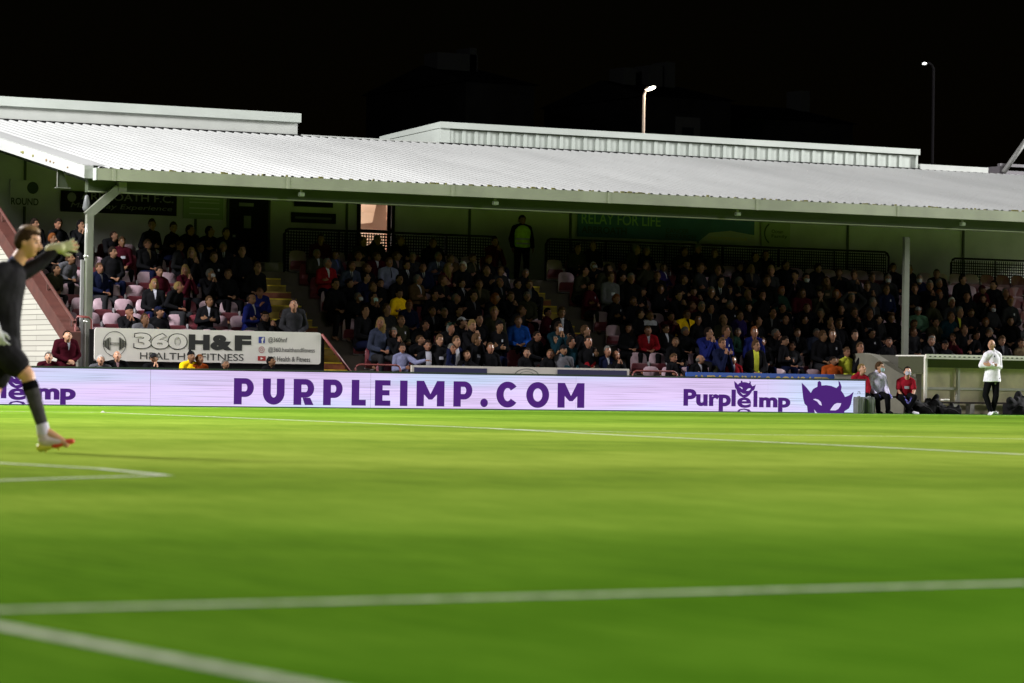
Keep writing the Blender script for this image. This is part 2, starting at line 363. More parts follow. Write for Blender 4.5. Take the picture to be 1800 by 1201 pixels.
def glyph(ch, a, b, z0=.062, z1=.592):
    """heavy geometric capitals"""
    mb = MB(); v = VB - .008; w_ = b - a; s = .175; h = z1 - z0
    def rect(x0, x1, y0, y1): poly_on(mb, [(x0, y0), (x1, y0), (x1, y1), (x0, y1)], v)
    def arc(cx, cz, ox, oz, ix, iz, t0, t1, n=14):
        pts = [(cx + ox * math.cos(t0 + (t1 - t0) * i / n), cz + oz * math.sin(t0 + (t1 - t0) * i / n)) for i in range(n + 1)]
        pts += [(cx + ix * math.cos(t1 - (t1 - t0) * i / n), cz + iz * math.sin(t1 - (t1 - t0) * i / n)) for i in range(n + 1)]
        poly_on(mb, pts, v)
    if ch == 'I': rect(a, b, z0, z1)
    elif ch == 'L': rect(a, a + s, z0, z1); rect(a + s, b, z0, z0 + .12)
    elif ch == 'E':
        rect(a, a + s, z0, z1); rect(a + s, b, z0, z0 + .11); rect(a + s, b, z1 - .11, z1); rect(a + s, b - .02, z0 + h / 2 - .05, z0 + h / 2 + .06)
    elif ch in 'PR':
        rect(a, a + s, z0, z1); mid = z1 - .19; cx = b - .19
        rect(a + s, cx, z1 - .115, z1); rect(a + s, cx, z1 - .38, z1 - .265)
        arc(cx, mid, b - cx, .19, b - cx - s + .03, .075, -math.pi / 2, math.pi / 2)
        if ch == 'R': poly_on(mb, [(b - .01, z0), (b - .205, z0), (a + s + .03, z1 - .381), (a + s + .2, z1 - .381)], v)
    elif ch == 'U':
        r = w_ / 2; rect(a, a + s, z0 + r, z1); rect(b - s, b, z0 + r, z1); arc(a + r, z0 + r, r, r, r - s, r - s + .03, math.pi, 2 * math.pi)
    elif ch == 'M':
        rect(a, a + s, z0, z1); rect(b - s, b, z0, z1); c = (a + b) / 2
        poly_on(mb, [(a + s, z1), (a + s, z1 - .28), (c - .04, z0 + .14), (c, z0 + .14), (c, z0 + .25)], v)
        poly_on(mb, [(b - s, z1), (c, z0 + .25), (c, z0 + .14), (c + .04, z0 + .14), (b - s, z1 - .28)], v)
    elif ch == '.':
        c = (a + b) / 2; arc(c, z0 + .085, .09, .09, .0005, .0005, 0, 2 * math.pi - .001, 24)
    elif ch == 'O': arc((a + b) / 2, (z0 + z1) / 2, w_ / 2, h / 2 + .01, w_ / 2 - s + .01, h / 2 - .125, 0, 2 * math.pi - .0001, 40)
    elif ch == 'C': arc((a + b) / 2 + .015, (z0 + z1) / 2, w_ / 2 + .01, h / 2 + .01, w_ / 2 - s + .01, h / 2 - .125, R_(38), R_(322), 34)
    return mb
for ch, x0, x1 in PUR:
    a = P(x0, 690, VB)[0]; b = P(x1, 690, VB)[0]; lay(glyph(ch, a, b).build('letter', M['purple']))
HEADO = [(145, 865), (185, 905), (225, 955), (245, 920), (283, 900), (285, 860), (300, 848), (315, 860), (318, 890), (360, 886), (405, 893), (450, 912), (472, 890), (468, 850), (480, 858), (495, 900), (490, 935), (510, 960), (525, 990), (565, 975), (600, 945), (585, 1010), (578, 1050), (560, 1090), (520, 1115)]
EYES = [[(242, 1010), (262, 1006), (290, 1014), (312, 1035), (320, 1066), (300, 1058), (280, 1030)], [(393, 1107), (408, 1082), (430, 1055), (455, 1043), (490, 1045), (482, 1070), (465, 1095), (440, 1108)]]
def imp(place, big):
    low = [(515, 1145), (200, 1145)] if big else [(505, 1150), (470, 1215), (420, 1265), (370, 1285), (320, 1275), (255, 1230), (215, 1170)]
    out = HEADO + low + [(192, 1070), (170, 1050), (158, 1000), (150, 930)]
    mb = MB(); poly_on(mb, [place(*p) for p in out], VB - .008); lay(mb.build('logo_head', M['purple']))
    for e in EYES: mb = MB(); poly_on(mb, [place(*p) for p in e], VB - .014, th=.004); lay(mb.build('logo_eye', M['ledw']))
    mb = MB()
    if big: poly_on(mb, [place(*p) for p in [(253, 1100), (268, 1120), (292, 1144), (262, 1144)]], VB - .014, th=.004)
    else: poly_on(mb, [place(*p) for p in [(270, 1140), (330, 1185), (400, 1190), (330, 1215)]], VB - .014, th=.004)
    lay(mb.build('logo_mouth', M['ledw']))
imp(lambda x, y: P(1380 + x / 5, min(500 + y / 5, 728.3), VB), True)
def small_logo(u0, sc_):
    """word mark whose P starts at u0; widths in metres x sc_"""
    def U(px): return u0 + (P(px, 700, VB)[0] - P(1201, 700, VB)[0]) * sc_
    mb = MB(); v = VB - .008
    text_on(mb, 'Purpl', U(1201), U(1293), .022, .50, v, .045, 1.02)
    text_on(mb, 'e', U(1295.5), U(1320), .10, .33, v, .028)
    text_on(mb, 'I', U(1324), U(1331), .12, .48, v, .05)
    text_on(mb, 'mp', U(1334), U(1389), .022, .34, v, .048)
    poly_on(mb, [(U(1296), .022), (U(1299), .065), (U(1308), .088), (U(1317), .065), (U(1320), .022), (U(1315), .022), (U(1312), .048), (U(1307), .06), (U(1302), .048), (U(1300), .022)], v)
    lay(mb.build('word_mark', M['purple']))
    imp(lambda x, y: (U(1290 + (x - 145) * 38 / 455), .325 + (1285 - y) / 437 * .375), False)
small_logo(P(1201, 700, VB)[0], 1.0)
small_logo(P(133, 700, VB)[0] - (P(1389, 700, VB)[0] - P(1201, 700, VB)[0]), 1.0)

# ------------------------------------------------------------------ the stand
Z0, RISE, V0, DEP, NR = .17, .32, 36.5, .56, 9
def tread(k): return Z0 + RISE * k
CONC = Z0 + RISE * NR; VC = V0 + DEP * NR
UL, UR_ = 23.3, 60.0
AIS = [(29.25, 30.25), (36.15, 37.1)]
stand = tag(empty('grandstand', (UL, 36.3, 0)), 'low covered football stand with white corrugated roof behind the glowing board', 'grandstand')
def sp_(o): o.parent = stand; o.matrix_parent_inverse = Matrix.Translation((-UL, -36.3, 0)); return o
t = MB()
for k in range(NR):
    for a, b in [(UL + .1, AIS[0][0]), (AIS[0][1], AIS[1][0]), (AIS[1][1], UR_)]:
        t.box(a, b, V0 + DEP * k, V0 + DEP * (k + 1) - (.0), .0, tread(k))
t.box(UL + .1, UR_, VC, 44.5, 0, CONC)
sp_(t.build('terracing', M['concrete']))
for ai, (a, b) in enumerate(AIS):
    st, no, rr = MB(), MB(), MB()
    for k in range(1, NR * 2 + 1):
        v0 = V0 - DEP / 2 + DEP / 2 * k; z = Z0 - RISE / 2 + RISE / 2 * k if k else Z0 - RISE / 2
        z = Z0 - RISE / 2 + (RISE / 2) * k
        (rr if k % 5 == 1 else st).box(a + .004, b - .004, v0, v0 + DEP / 2 - .003, 0.01, z - .03)
        if k % 5 == 1: sp_(rr.build('riser', M['redstep'])); rr = MB()
        (no if k % 3 != 1 else st).box(a + .004, b - .004, v0 - .006, v0 + DEP / 2 - .003, z - .028, z)
    s1 = sp_(st.build('stairway', M['step'])); no.build('nosing', M['nosing'], s1).matrix_parent_inverse = Matrix.Identity(4)
# front wall
fw = MB(); fw.box(UL, 43.1, 36.3, 36.48, 0, .62)
sp_(fw.build('front_wall', M['maroon']))
# back wall with an opening for the lit window, and the doors
WA = P(633, 380, 44.5)[0]; WB = P(687, 380, 44.5)[0]; WZ0 = P(660, 441, 44.5)[1]; WZ1 = 4.95
bw = MB(); bw.box(UL - 6, WA, 44.5, 44.7, 0, 6.25); bw.box(WB, UR_ + 4, 44.5, 44.7, 0, 6.25); bw.box(WA, WB, 44.5, 44.7, 0, WZ0); bw.box(WA, WB, 44.5, 44.7, WZ1, 6.25)
sp_(bw.build('back_wall', M['wall']))
for x in (25.2, 29.5, 33.5, 36.9, 39.8, 43.6, 48.3, 52.1): sp_(MB().box(x, x + .05, 44.455, 44.498, CONC, 6.2).build('wall_joint', M['fascia']))
# roof sheet: real trapezoid corrugation
EV, EZ, RV, RZ = 36.5, 4.90, 46.0, 6.54
sl = (RZ - EZ) / (RV - EV)
per = .232; x = 23.62; prof = []
while x < 60:
    prof += [(x, 0), (x + .13, 0), (x + .155, .038), (x + .205, .038)]; x += per
vs = []; fs = []
for (x, h) in prof: vs += [(x, EV - .02, EZ + h), (x, RV, RZ + h)]
for i in range(len(prof) - 1): fs.append((2 * i, 2 * i + 2, 2 * i + 3, 2 * i + 1))
nb = len(vs)
vs += [(prof[0][0], EV, EZ - .05), (prof[-1][0], EV, EZ - .05), (prof[-1][0], RV, RZ - .05), (prof[0][0], RV, RZ - .05)]; fs.append((nb, nb + 1, nb + 2, nb + 3))
sp_(MB().add(vs, fs).build('roof', M['roof']))
bo = MB()   # rows of dark fixing bolts and a few stains on the sheet
for vv in (37.6, 39.6, 41.7, 43.8):
    for i in range(0, 150):
        if rnd.random() < .45:
            xx = 23.62 + per * i + .18; z = EZ + sl * (vv - EV) + .039
            bo.box(xx - .012, xx + .012, vv - .02, vv + .02, z, z + .008)
tag(sp_(bo.build('roof_bolts', M['pipe'])), kind='stuff')
bo = MB()
for i in range(130):
    xx = 23.7 + rnd.random() * 26; q = rnd.random()
    if q < .5:
        z = EZ + .002; bo.box(xx, xx + .03 + rnd.random() * .08, EV - .045, EV - .01, z, z + .02 + rnd.random() * .03)
tag(sp_(bo.build('gutter_debris', M['moss'])), kind='stuff')
bb_ = MB()
for (uu) in (23.5,):
    vs = []
    for vv in (EV - .02, 47): vs += [(uu - .06, vv, EZ + sl * (vv - EV) - .21), (uu + .14, vv, EZ + sl * (vv - EV) - .21), (uu + .14, vv, EZ + sl * (vv - EV) + .055), (uu - .06, vv, EZ + sl * (vv - EV) + .055)]
    bb_.add(vs, [(0, 1, 2, 3), (7, 6, 5, 4), (0, 4, 5, 1), (1, 5, 6, 2), (2, 6, 7, 3), (3, 7, 4, 0)])
    vs = []
    for vv in (EV + .03, 47): vs += [(uu - .07, vv, EZ + sl * (vv - EV) + .056), (uu + .42, vv, EZ + sl * (vv - EV) + .056), (uu + .42, vv, EZ + sl * (vv - EV) + .064), (uu - .07, vv, EZ + sl * (vv - EV) + .064)]
    bb_.add(vs, [(0, 1, 2, 3), (7, 6, 5, 4), (0, 4, 5, 1), (1, 5, 6, 2), (2, 6, 7, 3), (3, 7, 4, 0)])
sp_(bb_.build('verge_flashing', M['roof']))
ms = MB()
for (vv, mi, sz) in ((38.2, 1, .03), (38.4, 1, .04), (38.62, 1, .05), (39.4, 0, .05), (40.0, 0, .06), (40.1, 0, .03), (37.4, 1, .03), (41.6, 0, .05)):
    z = EZ + sl * (vv - EV) - .10; ms.ell((23.435, vv, z), (.012), .02 + sz * .7, sz * .6, n=8, m_=5, mi=mi)
sp_(ms.build('moss_patches', [M['moss'], M['rust']]))
# gutter: open channel with a rolled lip, joints
g = MB(); L_, Rr = 23.66, 60
sec = [(0, .245), (0, 0), (.16, 0), (.16, .245), (.145, .245), (.145, .015), (.015, .015), (.015, .245)]
vs = []; GZ = 4.655; GV = EV - .19
for uu in (L_, Rr): vs += [(uu, GV + a, GZ + b) for a, b in sec]
n_ = len(sec)
fs = [(i, (i + 1) % n_, n_ + (i + 1) % n_, n_ + i) for i in range(n_)]; fs += [(7, 6, 1, 0), (6, 5, 2, 1), (5, 4, 3, 2), (8, 9, 14, 15), (9, 10, 13, 14), (10, 11, 12, 13)]
g.add(vs, fs)
g.box(L_ - .004, L_ + .01, GV + .016, GV + .144, GZ + .016, GZ + .24)
for x in [24 + 4.0 * i for i in range(9)]: g.box(x, x + .07, GV - .006, GV - .0005, GZ - .006, GZ + .25)
sp_(g.build('gutter', M['gutter']))
e = MB(); e.box(L_ - .03, L_ - .006, GV - .002, GV + .17, GZ - .005, GZ + .25); sp_(e.build('gutter_stop_end', M['flash']))
# beam and purlins under the roof
bm_ = MB(); bm_.box(23.7, 60, 36.9, 37.08, 4.43, 4.86); sp_(bm_.build('front_beam', M['fascia']))
bm_ = MB(); bm_.box(23.7, 60, 36.885, 36.899, 4.43, 4.455); sp_(bm_.build('beam_flange', M['gutter']))
pl_ = MB()
for vv in (38.5, 40.5, 42.5, 44.2):
    z = EZ + sl * (vv - EV) - .06; pl_.box(23.6, 60, vv, vv + .08, z - .14, z)
for uu in (24.2, 29.3, 34.4, 39.5, 44.6, 49.7, 54.8):
    vs = []
    for vv in (37.09, 44.49): z = EZ + sl * (vv - EV) - .201; vs += [(uu - .08, vv, z - .25), (uu + .08, vv, z - .25), (uu + .08, vv, z), (uu - .08, vv, z)]
    pl_.add(vs, [(0, 1, 2, 3), (7, 6, 5, 4), (0, 4, 5, 1), (1, 5, 6, 2), (2, 6, 7, 3), (3, 7, 4, 0)])
sp_(pl_.build('roof_rafters', M['fascia']))
# ridge: black strip painting in the shaded gap under the upstand, upstands and the clad plant box
rg = MB(); rg.box(23.6, 54.1, 46.02, 46.06, 6.42, 6.60); sp_(rg.build('ridge_gap_shade', M['black']))
up = MB(); up.box(17, 32.93, 46.07, 46.5, 6.572, 6.885); sp_(up.build('ridge_upstand', M['flash2']))
up = MB(); up.box(17, 32.99, 45.99, 46.56, 6.900, 7.12); up.box(17, 32.96, 46.03, 46.53, 6.886, 6.899); sp_(up.build('ridge_coping', M['flash']))
sp_(MB().box(33.01, 36.85, 46.0, 46.3, 6.575, 6.605).build('ridge_cap', M['flash2'])); sp_(MB().box(51.79, 54.1, 46.0, 46.4, 6.575, 6.72).build('ridge_cap', M['flash2']))
bx = MB(); ua, ub = 36.9, 51.72
vs = [(ua, 46.09, 6.5), (ub, 46.09, 6.5), (ub, 46.09, 6.96), (ua, 46.09, 6.96), (ua, 49.3, 6.2), (ub, 49.3, 6.2), (ub, 49.3, 6.80), (ua, 49.3, 6.80)]
bx.add(vs, [(0, 1, 2, 3), (4, 7, 6, 5), (0, 3, 7, 4), (1, 5, 6, 2), (3, 2, 6, 7)])
pb = sp_(bx.build('plant_box', M['flash']))
cl = MB(); x = ua + .28; i = 0
while x < ub - .34:
    cl.box(x, x + .10, 46.045, 46.085, 6.585, 6.93); cl.box(x + .101, x + .35, 46.072, 46.088, 6.585, 6.925)
    x += .357
cl.build('cladding', M['clad'], pb)
gp = MB(); x = ua + .28
while x < ub - .34:
    gp.box(x + .104, x + .112, 46.060, 46.071, 6.585, 6.925); x += .357
gp.box(ua + .25, ub - .05, 46.06, 46.086, 6.575, 6.583); gp.box(ua + .25, ub - .05, 46.040, 46.086, 6.933, 6.957)
gp.build('cladding_joint', M['fascia'], pb)
tp = MB(); vs = [(ua - .03, 45.98, 6.965), (ub + .04, 45.98, 6.965), (ub + .04, 45.98, 7.12), (ua - .03, 45.98, 7.12), (ua - .03, 49.34, 6.81), (ub + .04, 49.34, 6.81), (ub + .04, 49.34, 6.93), (ua - .03, 49.34, 6.93)]
tp.add(vs, [(0, 1, 2, 3), (4, 7, 6, 5), (0, 3, 7, 4), (1, 5, 6, 2), (3, 2, 6, 7), (0, 4, 5, 1)]); tp.build('box_flashing', M['flash'], pb)
MB().box(ua + .001, ua + .27, 46.03, 46.088, 6.55, 6.964).build('corner_flashing', M['flash'], pb); MB().box(ub - .06, ub - .002, 46.03, 46.088, 6.55, 6.964).build('corner_flashing', M['flash'], pb)
# brick end wall with stringer
ew = MB(); pts = [(36.3, 0), (44.5, 0), (44.5, 4.6), (42.4, 4.6), (36.3, 1.12)]
vs = [(UL - .22, a, b) for a, b in pts] + [(UL, a, b) for a, b in pts]
ew.add(vs, [(0, 1, 2, 3, 4), (9, 8, 7, 6, 5)] + [(i, (i + 1) % 5, 5 + (i + 1) % 5, 5 + i) for i in range(5)])
sp_(ew.build('end_wall', M['brick']))
sg = MB(); pts = [(36.28, 1.13), (42.4, 4.61), (42.4, 4.97), (36.28, 1.49)]
vs = [(UL - .26, a, b) for a, b in pts] + [(UL + .04, a, b) for a, b in pts]
sg.add(vs, [(0, 1, 2, 3), (7, 6, 5, 4)] + [(i, (i + 1) % 4, 4 + (i + 1) % 4, 4 + i) for i in range(4)]); sp_(sg.build('stringer', M['stringer']))
hr = MB(); hr.tube([(UL - .1, 36.3, 1.70), (UL - .1, 42.3, 5.10)], .035, mi=0)
for i in range(5): vv = 36.5 + i * 1.35; hr.tube([(UL - .1, vv, 1.3 + (vv - 36.3) * .567), (UL - .1, vv, 1.70 + (vv - 36.3) * .567)], .02)
sp_(hr.build('handrail', M['stringer']))
gb_ = tag(empty('pavilion', (15, 41.5, 0)), 'pale end of the neighbouring building at the open gable', 'building')
MB().box(-6, 7.88, 0, 8, 0, 5.15).build('wall', M['clad'], gb_); MB().box(-6, 7.86, .9, 8, 5.251, 6.6).build('light_block', M['clad'], gb_); MB().box(-6, 7.95, -.08, 8.1, 5.151, 5.25).build('roof', M['flash2'], gb_)  # unseen upper block added to keep floodlight off the stand's back wall
# posts
def post(u, full, label):
    p = tag(empty('roof_post', (u, 36.8, 0)), label, 'post')
    dd = .055 if full else .05; ww_ = .075 if full else .07; hh = 3.98 if full else 4.2
    c = MB(); c.box(-ww_, ww_, -.012, .012, 0, hh); c.box(-ww_, -ww_ + .015, -dd, -.0125, 0, hh); c.box(ww_ - .015, ww_, -dd, -.0125, 0, hh); c.box(-ww_, -ww_ + .015, .0125, dd, 0, hh); c.box(ww_ - .015, ww_, .0125, dd, 0, hh); c.box(-ww_ + .0155, ww_ - .0155, -dd, -dd + .015, 0, hh - .01)
    c.build('column', M['post'] if full else mat('shaded_steel', (.11, .12, .09), .6, .15, 3), p)  # plain post: same steel, darkened for the weaker light on it
    if full:
        a = MB(); a.box(.62, .80, -.06, .06, 4.45, 4.66); vs = []
        for (x, z) in ((-.05, 3.93), (.64, 4.53)): vs += [(x - .07, -.05, z + .06), (x + .07, -.05, z - .06), (x + .07, .05, z - .06), (x - .07, .05, z + .06)]
        a.add(vs, [(3, 2, 1, 0), (4, 5, 6, 7), (0, 1, 5, 4), (1, 2, 6, 5), (2, 3, 7, 6), (3, 0, 4, 7)]); a.build('bracket_arm', M['post'], p)
        q = MB(); q.tube([(-.13, -.14, .0), (-.13, -.14, 3.55), (-.12, -.14, 3.75)], .03, 8); q.box(-.17, -.09, -.18, -.10, 3.05, 3.10); q.box(-.17, -.09, -.18, -.10, 1.7, 1.74)
        q.build('rainwater_pipe', M['pipe'], p, True)
        q = MB(); q.box(-.235, -.175, -.17, -.11, .1, 3.0); q.build('cable_trunking', mat('grey_trunking', (.25, .25, .25), .5), p)
        q = MB(); q.caps((-.02, .12, 4.1), (-.02, .12, 4.32), .09, .05, 10); q.build('loudspeaker', M['cool'], p, True)
    return p
post(P(154, 600, 36.8)[0], True, 'grey steel roof post with slanting bracket arm beside the white fitness sign')
p2 = post(P(1592, 500, 36.8)[0], False, 'plain grey steel roof post rising behind the dugout')
for i, lb in enumerate(('small white lamp box under the gutter above the doorway between stairways', 'small white lamp box under the gutter, above the standing steward', 'small white lamp box under the gutter in front of the teal banner', 'small white lamp box under the gutter beyond the plain grey post')):
    x, y = [(530, 344), (871, 358), (1297, 380), (1692, 399)][i]; uu, zz = P(x, y, 36.6)
    o = empty('lamp_box', (uu, 36.6, 4.652)); tag(o, lb, 'lamp', 'lamp boxes under the gutter')
    MB().box(-.06, .06, -.05, .07, -.14, -.05).build('housing', M['flash'], o, bevel=.02); MB().box(-.02, .02, 0, .04, -.049, 0).build('hanger', M['gutter'], o)
# hanging bracket at the gable
o = tag(empty('gable_bracket', (23.72, 38.4, 4.62)), 'triangular translucent bracket hanging below the open roof verge', 'bracket')
b_ = MB(); poly_on(b_, [(-.10, .42), (.0, .34), (.14, -.03), (-.10, -.03)], 0, th=.02); b_.build('plate', M['fascia'], o)
b_ = MB(); b_.box(-.15, .19, -.02, .05, -.05, -.031); b_.box(-.115, -.101, -.01, .03, -.03, .5); b_.build('rim', M['dimletter'], o)

# lit window with the room behind it
wn = tag(empty('lit_window', ((WA + WB) / 2, 44.5, WZ0)), 'brightly lit opening showing a sloping ceiling in the dark rear wall', 'window')
W2 = (WB - WA) / 2; H = WZ1 - WZ0; zm = P(660, 404, 44.5)[1] - WZ0
f_ = MB(); f_.box(-W2 - .09, -W2, -.05, .2, -.05, H); f_.box(W2, W2 + .09, -.05, .2, -.05, H); f_.box(-W2, W2, -.04, .2, zm - .06, zm); f_.build('window_frame', M['black'], wn)
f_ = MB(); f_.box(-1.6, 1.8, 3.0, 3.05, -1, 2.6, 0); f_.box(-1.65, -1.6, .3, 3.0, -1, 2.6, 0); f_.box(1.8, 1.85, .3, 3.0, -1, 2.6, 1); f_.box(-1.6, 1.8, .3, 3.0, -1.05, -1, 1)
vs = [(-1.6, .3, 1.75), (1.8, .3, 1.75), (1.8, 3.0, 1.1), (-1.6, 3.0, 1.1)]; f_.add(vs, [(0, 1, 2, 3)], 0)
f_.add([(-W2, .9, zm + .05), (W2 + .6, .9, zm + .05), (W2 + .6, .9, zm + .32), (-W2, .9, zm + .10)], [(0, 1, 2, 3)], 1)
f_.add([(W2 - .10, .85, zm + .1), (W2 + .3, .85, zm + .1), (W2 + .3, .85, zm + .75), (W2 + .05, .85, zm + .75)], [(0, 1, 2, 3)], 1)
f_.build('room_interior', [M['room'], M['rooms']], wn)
f_ = MB(); f_.add([(-W2 - .1, .7, zm + .25), (-W2 - .1, .7, zm + .36), (W2 * .1 + .12, .7, H + .25), (W2 * .1 - .02, .7, H + .25)], [(0, 1, 2, 3)]); f_.build('roof_timber', M['timber'], wn)
l = bpy.data.lights.new('room_lamp', 'POINT'); l.energy = 150; l.color = (1, .9, .8); l.shadow_soft_size = .15
lo = bpy.data.objects.new('room_lamp', l); COL.objects.link(lo); lo.parent = wn; lo.location = (-.2, 1.3, .15)

# doorway, barriers, banners
def sign(name, label, x0, y0, x1, y1, v, base, cat='sign', th=.03):
    a, z1 = P(x0, y0, v); b, _ = P(x1, (y0 + y1) / 2, v); z0 = P(x0, y1, v)[1]
    o = tag(empty(name, (a, v, z0)), label, cat); MB().box(0, b - a, -th, -.002, 0, z1 - z0).build('panel', base, o); return o, b - a, z1 - z0
def on(o, nm, m_, fn):
    mb = MB(); fn(mb); mb.build(nm, m_, o)
o, w_, h_ = sign('rear_door', 'tall black doorway at the back of the stand above the first stairway', 402, 348, 470, 486, 44.48, M['black'], 'door')
on(o, 'door_notice', M['dimletter'], lambda b: (b.box(w_ * .38, w_ * .56, -.04, -.032, h_ * .62, h_ * .78), b.box(w_ * .25, w_ * .62, -.04, -.032, h_ * .90, h_ * .945)))
on(o, 'door_frame', M['fascia'], lambda b: (b.box(-.05, -.001, -.05, 0, 0, h_), b.box(w_ + .001, w_ + .05, -.05, 0, 0, h_)))
on(o, 'handle', M['pipe'], lambda b: b.box(w_ * .1, w_ * .16, -.06, -.032, h_ * .5, h_ * .53))
o, w_, h_ = sign('club_banner', 'long black club banner on the rear wall beside the slanting bracket arm', 107, 335, 310, 372, 44.46, M['black'])
on(o, 'lettering', M['dimletter'], lambda b: (text_on(b, 'ARBROATH F.C.', w_ * .17, w_ * .97, h_ * .62, h_ * 1.0 - .01, -.034, .01), text_on(b, 'Matchday Experience', w_ * .08, w_ * .96, h_ * .15, h_ * .45, -.034, shear=.2)))
on(o, 'crest', M['dimletter'], lambda b: ring_on(b, w_ * .09, h_ * .7, .11, .0, -.034))
o, w_, h_ = sign('wall_emblem', 'round dark emblem with painted word on the far end of the rear wall', 18, 316, 70, 362, 44.46, M['wall'], th=.02)
on(o, 'lettering', M['wallletter'], lambda b: (text_on(b, 'ROUND', 0.02, w_ * .95, .03, h_ * .32, -.026, .02), ring_on(b, w_ * .75, h_ * .72, .14, .0, -.026)))
o, w_, h_ = sign('pale_notice', 'pale green notice with faint text lines beside the black doorway', 322, 344, 392, 384, 44.46, mat('pale_notice', (.22, .30, .17), .7), th=.02)
on(o, 'text_line', M['wall'], lambda b: [b.box(w_ * .15, w_ * .9, -.024, -.021, h_ * q, h_ * q + .025) for q in (.2, .45, .7, .85)])
o, w_, h_ = sign('upper_plaque', 'upper of two small dark plaques between doorway and lit window', 517, 352, 585, 363, 44.46, M['dark'], th=.02)
on(o, 'border', M['wallletter'], lambda b: b.box(0, w_, -.025, -.0205, 0, .015))
o, w_, h_ = sign('lower_plaque', 'lower of two small dark plaques, lettered, between doorway and lit window', 512, 373, 590, 391, 44.46, M['dark'], th=.02)
on(o, 'lettering', mat('faint_lettering', (.10, .11, .09), .7), lambda b: b.box(w_ * .08, w_ * .9, -.025, -.021, h_ * .38, h_ * .6))
o, w_, h_ = sign('charity_banner', 'long teal charity banner reading RELAY FOR LIFE on the rear wall', 1015, 374, 1325, 416, 44.46, M['teal'])
on(o, 'lettering', M['palegreen'], lambda b: text_on(b, 'RELAY FOR LIFE', w_ * .02, w_ * .46, h_ * .55, h_ * 1.0, -.034, .01))
on(o, 'place_lettering', M['wallletter'], lambda b: (text_on(b, 'ARBROATH', w_ * .02, w_ * .27, h_ * .15, h_ * .45, -.034, .02), text_on(b, 'CANCER', w_ * .49, w_ * .62, h_ * .3, h_ * .5, -.034), text_on(b, 'RESEARCH', w_ * .49, w_ * .66, h_ * .05, h_ * .25, -.034)))
on(o, 'corner_sweep', M['wall'], lambda b: poly_on(b, [(w_ * .68, 0), (w_ * 1.0, 0), (w_ * 1.0, h_ * .35), (w_ * .86, h_ * .5), (w_ * .74, h_ * .38)], -.034, th=.003))
on(o, 'url_lettering', M['yel'], lambda b: text_on(b, 'cancerresearchuk', w_ * .73, w_ * .96, h_ * .1, h_ * .28, -.038))
o, w_, h_ = sign('bakery_sign', 'pale sign with dark crescent and small lettering beside the teal banner', 1338, 388, 1388, 432, 44.46, mat('sign_pale_green', (.33, .38, .23), .8), th=.02)
on(o, 'lettering', M['wallletter'], lambda b: (ring_on(b, w_ * .42, h_ * .5, .30, .26, -.025, a0=2.1, a1=4.2), text_on(b, 'Ocean', w_ * .35, w_ * .75, h_ * .52, h_ * .66, -.025, .01), text_on(b, 'Family', w_ * .35, w_ * .9, h_ * .30, h_ * .46, -.025, .01)))
def barrier(x0, x1, y0, y1, label):
    a, z1 = P(x0, y0, 42.1); b, _ = P(x1, y1, 42.1); o = tag(empty('rear_barrier', (a, 42.1, CONC)), label, 'barrier', 'dark barriers along the rear walkway'); h = z1 - CONC; n = max(2, round((b - a) / 1.6))
    f = MB(); f.tube([(0, 0, 0), (0, 0, h - .12), (.04, 0, h - .04), (.12, 0, h), (b - a - .12, 0, h), (b - a - .04, 0, h - .04), (b - a, 0, h - .12), (b - a, 0, 0)], .03, 6)
    for i in range(1, n): f.tube([((b - a) * i / n, .0, 0), ((b - a) * i / n, 0, h - .031)], .025, 6)
    f.build('barrier_frame', M['black'], o); g = MB(); nx_ = int((b - a - .1) / .07)
    for i in range(nx_ + 1): g.box(.05 + .07 * i - .014, .05 + .07 * i + .014, .030, .036, .05, h - .04)
    for i in range(int((h - .1) / .07) + 1): g.box(.05, b - a - .05, .037, .043, .05 + .07 * i - .014, .05 + .07 * i + .014)
    g.build('mesh_infill', M['dark'], o)
barrier(500, 875, 402, 415, 'dark panelled barrier with rounded corners below the lit window')
barrier(960, 1562, 420, 450, 'longest dark panelled barrier, below the teal banner')
barrier(1672, 1900, 454, 470, 'dark panelled barrier beyond the plain grey post')
# bin on the first stairway top
o = tag(empty('concrete_block', (P(482, 480, VC)[0], VC + .25, CONC)), 'pale concrete block at the top of the first stairway', 'block'); MB().box(-.22, .26, -.2, .2, 0, .22).build('block_body', M['creamd'], o, bevel=.02)

# front signs
o, w_, h_ = sign('fitness_sign', 'long white sign with black lettering 360 H and F on the stand front', 166, 576, 563, 634, 36.22, M['signw'])
for c in list(o.children): bpy.data.objects.remove(c)
def rrect(w__, h__, r):
    pts = []
    for cx, cz, a0 in ((w__ - r, r, -90), (w__ - r, h__ - r, 0), (r, h__ - r, 90), (r, r, 180)):
        pts += [(cx + r * math.cos(R_(a0 + 15 * i)), cz + r * math.sin(R_(a0 + 15 * i))) for i in range(7)]
    return pts
on(o, 'panel', M['signw'], lambda b: poly_on(b, rrect(w_, h_, .06), -.03, th=.03))
on(o, 'backing_frame', M['black'], lambda b: (b.box(-.10, -.003, .001, .05, -.12, h_ - .03), b.box(.0, w_ + .1, .001, .05, -.14, -.003), b.box(w_ + .003, w_ + .1, .001, .05, -.002, h_ - .05)))
def SX(x): return P(x, 605, 36.19)[0] - P(166, 605, 36.19)[0]
def num(b):
    for ch, x0, x1 in (('3', 234, 266), ('6', 264, 297), ('0', 294, 329)): text_on(b, ch, SX(x0), SX(x1), .255, .60, -.034 - (.001 if ch == '6' else 0), .05)
on(o, 'numeral_outline', M['letter'], num)
def num2(b):
    for ch, x0, x1 in (('3', 235.6, 264.4), ('6', 265.6, 295.4), ('0', 295.6, 327.4)): text_on(b, ch, SX(x0), SX(x1), .273, .582, -.037, .035)
on(o, 'numeral_fill', M['signw'], num2)
